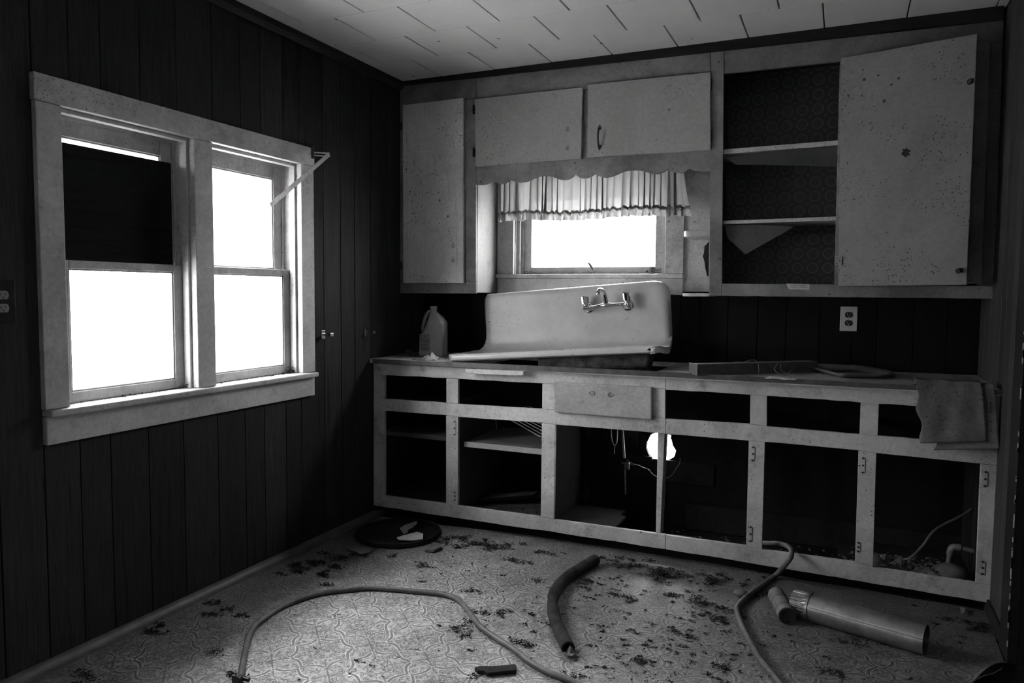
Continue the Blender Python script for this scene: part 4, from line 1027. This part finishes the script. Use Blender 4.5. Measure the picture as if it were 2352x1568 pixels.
# hanging pipes and wires under the sink
YP = -.30
sp_ = thing('supply_pipe', 'thin supply pipe with a valve hanging below the sink', 'pipe', tuple(K(1436, 1060, y=YP)))
ob('pipe', MB().tube([K(1427, 950, y=YP), K(1434, 1052, y=YP)], .006, 10).tube([K(1436, 1080, y=YP), K(1437, 1135, y=YP)], .004, 8), 'fixture', sp_)
c = K(1441, 1069, y=YP); ob('valve', MB().box(c.x - .014, c.x + .010, c.y - .012, c.y + .012, c.z - .02, c.z + .016).tube([c + Vector((-.02, 0, .01)), c + Vector((-.035, 0, .012))], .004, 8), 'iron', sp_, .003)
wr = thing('hanging_wire', 'thin frayed wire hanging in front of the daylight hole', 'wire', tuple(K(1437, 1062, y=-.1)))
wp = [(1440, 1056), (1452, 1064), (1465, 1068), (1478, 1073), (1490, 1078), (1498, 1087), (1506, 1093), (1520, 1098), (1530, 1098), (1545, 1089), (1552, 1077), (1561, 1063), (1562, 1052)]
ob('strand', MB().tube(smooth_path([K(u, v, y=-.1) for u, v in wp], 5), .0012, 6), 'wire', wr)
ob('strand', MB().tube(smooth_path([K(u + random.uniform(-2, 2), v + random.uniform(-3, 3), y=-.105) for u, v in wp[:6]], 5), .0014, 5), 'wire', wr)
pl_ = thing('pull_cord', 'thin looped cord hanging under the sink', 'cord', tuple(K(1410, 1020, y=YP)))
ob('loop', MB().tube(smooth_path([K(u, v, y=YP) for u, v in ((1404, 960), (1404, 1000), (1408, 1018), (1413, 1022), (1417, 1012), (1418, 985), (1416, 960))], 5), .003, 6).tube([K(1412, 1022, y=YP), K(1411, 1042, y=YP)], .002, 6), 'hose', pl_)
# drain pipe and cable at the right
pv = thing('drain_pipe', 'pale plastic elbow pipe in the right end of the base cabinet', 'pipe', tuple(K(2186, 1290, y=-.38)))
ob('pipe', MB().tube(smooth_path([K(2177, 1300, y=-.38), K(2183, 1270, y=-.38), K(2189, 1259, y=-.38), K(2200, 1257, y=-.38), K(2262, 1272, y=-.38)], 5), .011, 12), 'pvc', pv, smooth=True)
ob('elbow', MB().tube(smooth_path([K(2182, 1275, y=-.38), K(2185, 1261, y=-.38), K(2192, 1256, y=-.38), K(2206, 1258, y=-.38)], 5), .0155, 12), 'pvc', pv, smooth=True)
cb = tag(ob('cable', MB().tube(smooth_path([K(u, v, y=y_) for u, v, y_ in ((2262, 1145, -.25), (2215, 1180, -.28), (2150, 1215, -.32), (2120, 1252, -.36), (2092, 1280, -.40), (2070, 1285, -.40), (2040, 1282, -.42))], 7), .006, 8), 'hose', smooth=True), 'grey cable sloping down inside the right end of the base cabinet', 'cable')
bx('floor_panel', (2.42, 2.954, YB + .021, -.035, .045, .06), 'inside', b2, 0)
crumple('rag', (2.71, -.45, .061), .26, .14, .13, 'rag', 'crumpled grey rag in the bottom of the right base cabinet', 'rag', 5, 16)
def stone(c, r_, sq, mat, name, label, cat, seed):
    mb = MB().grid(lambda a, b_: tuple(Vector(c) + Vector((math.cos(2 * math.pi * a) * math.sin(math.pi * b_) * r_ * sq[0], math.sin(2 * math.pi * a) * math.sin(math.pi * b_) * r_ * sq[1], -math.cos(math.pi * b_) * r_ * sq[2])) * 1 + Vector((0, 0, 0)) + Vector((1, .7, .4)) * (.12 * r_ * noise.noise(Vector((math.cos(2 * math.pi * a) * 2 + seed, math.sin(2 * math.pi * a) * 2, b_ * 4))))), 20, 12)
    return tag(ob(name, mb, mat, smooth=True), label, cat)
stone((2.86, -.47, .103), .06, (1.2, .8, .7), 'rag', 'stone', 'rounded stone beside the rag in the right base cabinet', 'stone', 1)
stone((2.56, -.46, .096), .045, (1.3, .9, .8), 'clay', 'stone', 'small broken stone at the left of the right base opening', 'stone', 4)

# ------------------------------------------------------------------ things on the floor
def floor_path(px, z_, lift=None): return [K(u, v, z=z_) for u, v in px]
h1 = thing('hose', 'long grey hose curving in a wide loop over the open floor', 'hose', tuple(K(850, 1350, z=0)))
ob('tubing', MB().tube(smooth_path(floor_path([(552, 1556), (560, 1510), (570, 1465), (582, 1440), (612, 1415), (650, 1392), (700, 1372), (745, 1360), (800, 1354), (850, 1350), (905, 1353), (960, 1358), (1010, 1363), (1045, 1373), (1070, 1395), (1088, 1420), (1105, 1440), (1140, 1465), (1180, 1490), (1215, 1518), (1260, 1543), (1310, 1562), (1350, 1580)], .0115), 6), .0105, 10), 'hose', h1, smooth=True)
c = K(551, 1557, z=.012); ob('coupling', MB().lathe([(.013, 0), (.017, .003), (.017, .02), (.012, .024)], c, (.1, -1, 0), 12).tube([c + Vector((-.03, .0, 0)), c + Vector((.035, .005, .0))], .007, 8), 'iron', h1, smooth=True)
h2 = thing('hose', 'grey hose coming out of the base cabinet and down across the floor', 'hose', tuple(K(1700, 1400, z=0)))
pth = [K(1735, 1244, y=-.40), K(1765, 1247, y=-.45), K(1792, 1248, y=-.52), K(1812, 1256, y=-.585), K(1818, 1268, y=-.605), K(1812, 1286, y=-.64)] + floor_path([(1780, 1322), (1745, 1348), (1715, 1370), (1695, 1392), (1695, 1412), (1706, 1440), (1724, 1475), (1748, 1515), (1775, 1548), (1800, 1580)], .0135)
ob('tubing', MB().tube(smooth_path(pth, 6), .0115, 10), 'hose', h2, smooth=True)
# bent foam pipe cover with a slit
ft = thing('foam_tube', 'bent dark foam pipe cover lying on the floor in front of the sink cabinet', 'tube', tuple(K(1270, 1380, z=0)))
fp = smooth_path(floor_path([(1368, 1285), (1335, 1304), (1302, 1326), (1279, 1352), (1269, 1382), (1274, 1418), (1288, 1453), (1305, 1488)], .026), 6)
n_ = len(fp); seg = 16; vs = []; a_ = None
for i, p_ in enumerate(fp):
    t = (fp[min(i + 1, n_ - 1)] - fp[max(i - 1, 0)]).normalized(); s_ = t.cross(Vector((0, 0, 1))).normalized(); u_ = s_.cross(t)
    r_ = .025 * (1 + .10 * noise.noise(Vector((i * .35, 0, 3)))) * (.86 if 22 < i < 27 else 1)
    for rr in (r_, r_ * .72):
        for j in range(seg): w_ = 2 * math.pi * j / seg; vs.append(p_ + (s_ * math.cos(w_) + u_ * math.sin(w_)) * rr)
fs = []
for i in range(n_ - 1):
    for q_ in (0, 1):
        for j in range(seg):
            b0 = i * 2 * seg + q_ * seg; f_ = (b0 + j, b0 + (j + 1) % seg, b0 + 2 * seg + (j + 1) % seg, b0 + 2 * seg + j); fs.append(f_ if q_ == 0 else f_[::-1])
for e_ in (0, n_ - 1):
    for j in range(seg): b0 = e_ * 2 * seg; fs.append((b0 + j, b0 + (j + 1) % seg, b0 + seg + (j + 1) % seg, b0 + seg + j))
ob('foam', MB().add(vs, fs), 'foam', ft, smooth=True)
crumple('torn_end', (0, 0, 0), .05, .05, .02, 'clay', None, None, 7).name = 'torn_end'
te = bpy.data.objects['torn_end']; te.parent = ft; te.location = Vector(K(1312, 1499, z=.012)) - origin(ft); 
# galvanised duct
du = thing('duct', 'length of shiny galvanised duct with a crimped end lying on the floor', 'duct', tuple(K(1980, 1420, z=0)))
RD = .053
dA, dB = K(1822, 1383, z=RD), K(2127, 1469, z=RD); dd = (dB - dA).normalized(); L_ = (dB - dA).length
ob('pipe', MB().ring(RD, RD - .0015, dA + dd * .075, dB, 40).ring(RD + .003, RD - .002, dA + dd * .062, dA + dd * .070, 40), 'galv', du, smooth=True)
side = dd.cross(Vector((0, 0, 1))).normalized(); upd = side.cross(dd); vs = []; NS = 96
for t, amp in ((0.0, .0026), (.02, .0026), (.045, .0024), (.058, .0004), (.075, 0)):
    for j in range(NS):
        w_ = 2 * math.pi * j / NS; r_ = RD - .002 - .003 * (1 - t / .075) + amp * (1 if (j // 2) % 2 else -1); vs.append(dA + dd * t + (side * math.cos(w_) + upd * math.sin(w_)) * r_)
fs = [(i * NS + j, i * NS + (j + 1) % NS, (i + 1) * NS + (j + 1) % NS, (i + 1) * NS + j) for i in range(4) for j in range(NS)]
tag(ob('crimped_end', MB().add(vs, fs), 'galv', du, thick=.0012), 'fluted bright end')
sm = MB(); 
for w0 in (.35,):
    q0 = (side * math.cos(w0) + upd * math.sin(w0)) * (RD + .0008)
    sm.tube([dA + dd * .08 + q0, dB + q0], .0018, 6)
ob('seam', sm, 'galv', du)
# short brown tube
st_ = thing('short_tube', 'short dusty brown tube lying beside the crimped duct end', 'tube', tuple(K(1795, 1390, z=0)))
a0, a1 = K(1783, 1366, z=.034), K(1808, 1414, z=.034)
ob('tube', MB().ring(.034, .028, a0, a1, 30), 'clay', st_, smooth=True)
dt = (a1 - a0).normalized()
ob('torn_end', MB().lathe([(.0335, 0), (.030, .004), (.012, .001)], a1 - dt * .001, dt, 18), 'foam', st_)
mb = MB()
for t in (.38, .75): mb.ring(.0346, .0335, a0.lerp(a1, t), a0.lerp(a1, t + .015), 30)
ob('crease', mb, 'iron', st_)
ob('torn_rim', MB().prism([a0 - dt * .012 + Vector((dt.y * s_ * .03, -dt.x * s_ * .03, z_)) for s_, z_ in ((-.9, -.01), (-.7, .02), (0, .031), (.7, .02), (.9, -.01), (0, -.025))], dt * .012), 'clay', st_)
stone(K(1700, 1362, z=.018), .022, (1.25, .8, .75), 'clay', 'stone', 'smooth oval stone on the floor left of the hose', 'stone', 8)
# splintered wood piece
wpx = [K(u, v, z=.001) for u, v in ((1090, 1541), (1102, 1537), (1130, 1538), (1182, 1533), (1187, 1537), (1186, 1547), (1150, 1551), (1120, 1554), (1112, 1549), (1098, 1548))]
tag(ob('wood_splinter', MB().prism([(p_.x, p_.y, .001) for p_ in wpx], (0, 0, .014)), 'foam', None, .002), 'short splintered wood piece on the floor at the front', 'wood')
# round lid with papers
LC = Vector((.31, -.79, 0))
ld = thing('round_lid', 'dark round lid lying on the floor in the left corner', 'lid', tuple(LC))
ob('disc', MB().lathe([(.215, .002), (.222, .010), (.216, .020), (.200, .022), (.190, .014), (.10, .013), (.02, .014)], LC, (0, 0, 1), 44), 'black', ld, smooth=True)
ob('rim', MB().tube([LC + Vector((.212 * math.cos(a), .212 * math.sin(a), .022)) for a in [2 * math.pi * i / 44 for i in range(45)]], .006, 6), 'foam', ld, smooth=True)
def flat(name, px, z0, mat, label, cat, t=.0025, tilt=0):
    ps = [K(u, v, z=z0) for u, v in px]; x0 = min(p_.x for p_ in ps)
    return tag(ob(name, MB().prism([(p_.x, p_.y, z0 + tilt * (p_.x - x0)) for p_ in ps], (0, 0, t)), mat), label, cat)
flat('card_scrap', ((911, 1235), (928, 1230), (958, 1223), (972, 1228), (971, 1241), (945, 1243), (915, 1240)), .026, 'paper', 'bright torn card lying on the round dark lid', 'card', .003, .04)
flat('card_scrap', ((918, 1214), (930, 1206), (957, 1198), (958, 1204), (946, 1214), (938, 1218), (935, 1226), (927, 1228)), .030, 'paper_mid', 'dull card scrap on the far part of the round dark lid', 'card', .003, .05)
flat('card_scrap', ((798, 1262), (825, 1258), (858, 1262), (848, 1272), (828, 1276), (815, 1268)), .004, 'paper_dark', 'stained card scrap on the floor before the round lid', 'card', .004, .05)
flat('card_scrap', ((976, 1266), (990, 1256), (1010, 1254), (1012, 1262), (996, 1269)), .004, 'paper_dark', 'small folded scrap on the floor right of the round lid', 'card', .012, .05)
flat('paper_scrap', ((2205, 1395), (2218, 1397), (2214, 1408), (2209, 1411)), .01, 'paper_mid', 'tiny pale paper on the floor under the right cabinet end', 'paper', .002)
flat('wood_chip', ((2060, 1551), (2068, 1549), (2092, 1556), (2086, 1559)), .003, 'paper_mid', 'flat pale wood chip on the floor near the duct', 'wood chip', .003)

# ------------------------------------------------------------------ leaf litter and crumbs
def flakes(mb, cx_, cy_, spread_x, spread_y, n, size, z0=0, zmax=.014):
    for _ in range(n):
        r1_, r2_ = random.gauss(0, .5), random.gauss(0, .5)
        x_, y_ = cx_ + r1_ * spread_x, cy_ + r2_ * spread_y
        s_ = size * random.uniform(.4, 1.3); a = random.uniform(0, 6.28); z_ = z0 + random.uniform(.001, zmax)
        kk = random.choice([3, 4, 5]); vs = []
        for i in range(kk):
            w_ = a + 2 * math.pi * i / kk; rr = s_ * random.uniform(.5, 1.1); vs.append((x_ + rr * math.cos(w_), y_ + rr * math.sin(w_) * .7, max(z0 + .0008, z_ + random.uniform(-.5, .6) * s_)))
        n0 = len(vs); vs.append((x_, y_, max(z0 + .001, z_ + s_ * .3)))
        mb.add(vs, [(i, (i + 1) % kk, kk) for i in range(kk)])
        if random.random() < .25:
            l_ = s_ * random.uniform(1.5, 3); mb.tube([(x_, y_, z_), (x_ + l_ * math.cos(a), y_ + l_ * math.sin(a), max(z0 + .001, z_ + random.uniform(-.004, .004)))], .0009, 3)
def clump(u, v, w_px, n, size, zmax, label):
    c = K(u, v, z=0); sx_ = w_px / 560.0
    mb = MB(); k_ = max(2, int(n / 14))
    for _ in range(k_):                      # each heap is a string of tight little tufts
        a_, b_ = random.gauss(0, .42) * sx_, random.gauss(0, .42) * sx_ * .5
        flakes(mb, c.x + a_, c.y + b_, random.uniform(.015, .045), random.uniform(.01, .03), int(n / k_ * 1.9), size * .85, 0, zmax * .55)
    tag(ob('leaf_litter', mb, 'debris'), label, 'debris', 'heaps of dry litter on the floor', 'stuff')
heaps = [(1080, 1247, 90, 150, .008, .022), (1150, 1256, 110, 160, .008, .022), (1235, 1270, 60, 50, .007, .012), (1050, 1235, 60, 60, .007, .015), (970, 1299, 45, 46, .007, .015), (1187, 1290, 45, 70, .007, .016), (1097, 1358, 40, 46, .006, .012), (1114, 1409, 45, 80, .006, .02), (1102, 1441, 45, 80, .006, .02), (1055, 1450, 35, 46, .006, .014), (1068, 1463, 22, 26, .005, .012), (519, 1398, 80, 110, .006, .014), (520, 1412, 60, 60, .006, .012), (760, 1290, 90, 130, .009, .018), (730, 1320, 110, 150, .008, .016), (700, 1300, 90, 90, .008, .015), (840, 1275, 70, 60, .008, .016), (1438, 1298, 100, 170, .008, .02), (1523, 1322, 90, 160, .008, .022), (1500, 1310, 90, 120, .007, .02), (1640, 1332, 90, 150, .008, .02), (1425, 1368, 60, 70, .006, .014), (1550, 1368, 50, 60, .006, .012), (1621, 1392, 80, 120, .007, .018), (1640, 1420, 70, 120, .006, .016), (1583, 1454, 45, 60, .006, .012), (1481, 1520, 34, 60, .006, .020), (1360, 1341, 60, 80, .007, .014), (1668, 1528, 30, 36, .006, .014), (1950, 1470, 60, 60, .006, .010), (1765, 1366, 60, 70, .008, .018), (2215, 1435, 110, 110, .008, .016), (1200, 1483, 40, 60, .007, .02), (493, 1503, 38, 50, .005, .012), (340, 1452, 60, 50, .009, .018), (215, 1560, 50, 70, .006, .014), (560, 1556, 40, 50, .006, .014), (1237, 1337, 36, 36, .006, .010), (1905, 1545, 50, 60, .006, .014), (2110, 1330, 20, 5, .006, .01), (1000, 1250, 70, 70, .008, .015), (1300, 1540, 40, 20, .006, .01)]
for hpq in heaps: clump(*hpq, 'heap of dry leaf litter and crumbs on the vinyl floor')
mb = MB()
for _ in range(420):
    if random.random() < .62: u, v = random.uniform(1330, 1760), random.uniform(1300, 1568)
    elif random.random() < .5: u, v = random.uniform(950, 1330), random.uniform(1250, 1500)
    else: u, v = random.uniform(560, 2250), random.uniform(1330, 1568)
    c = K(u, v, z=0)
    if c.x > 2.95 or c.x < .05: continue
    flakes(mb, c.x, c.y, random.uniform(.008, .03), .008, random.choice([1, 2, 5, 12]), .0058, 0, .005)
tag(ob('floor_crumbs', mb, 'debris'), 'dark crumbs scattered over the vinyl floor', 'debris', None, 'stuff')
mb = MB(); 
for _ in range(60):
    c = K(random.uniform(700, 2100), random.uniform(1280, 1560), z=0); flakes(mb, c.x, c.y, .004, .004, 1, .003, 0, .004)
tag(ob('plaster_crumbs', mb, 'debris_pale'), 'tiny pale crumbs on the vinyl floor', 'debris', None, 'stuff')
# litter inside the base cabinets and on the two window sills
mb = MB(); flakes(mb, .9, -.35, .25, .2, 120, .007, .1, .012); flakes(mb, .3, -.4, .3, .2, 40, .007, .1, .008)
tag(ob('cabinet_litter', mb, 'debris'), 'litter on the floor of the left base cabinet', 'debris', None, 'stuff')
mb = MB(); flakes(mb, 1.80, -.30, .35, .14, 150, .012, 0, .03); flakes(mb, 2.25, -.3, .3, .14, 120, .012, 0, .03); flakes(mb, 2.68, -.42, .24, .10, 260, .014, .061, .06)
tag(ob('cabinet_litter', mb, 'rag'), 'rubble on the floor inside the right base cabinet', 'debris', None, 'stuff')
mb = MB()
for _ in range(130):
    flakes(mb, -.035 + random.uniform(-.012, .02), random.uniform(-2.36, -1.19), .003, .01, 1, .005, .877, .006)
flakes(mb, -.03, -1.80 - .04, .012, .03, 25, .006, .877, .014); flakes(mb, -.03, -1.215, .012, .02, 40, .007, .877, .03)
tag(ob('sill_litter', mb, 'debris'), 'dead leaves and dust along the double window sill', 'debris', None, 'stuff')
mb = MB()
for _ in range(70): flakes(mb, random.uniform(.65, 1.5), random.uniform(.0, .04), .006, .004, 1, .005, 1.385, .006)
flakes(mb, 1.44, .03, .05, .01, 50, .007, 1.385, .04); flakes(mb, 1.06, .03, .05, .01, 20, .005, 1.385, .015); flakes(mb, .70, .03, .04, .01, 20, .006, 1.385, .02)
tag(ob('sill_litter', mb, 'debris'), 'leaves and cobweb crumbs on the sink window sill', 'debris', None, 'stuff')
lf = [K(u, v, y=.03) for u, v in ((1348, 601), (1355, 604), (1361, 612), (1363, 622), (1357, 616), (1352, 608))]
tag(ob('dry_leaf', MB().prism(lf, (0, .0015, 0)), 'paper_dark'), 'curled dry leaf standing on the sink window sill', 'leaf')
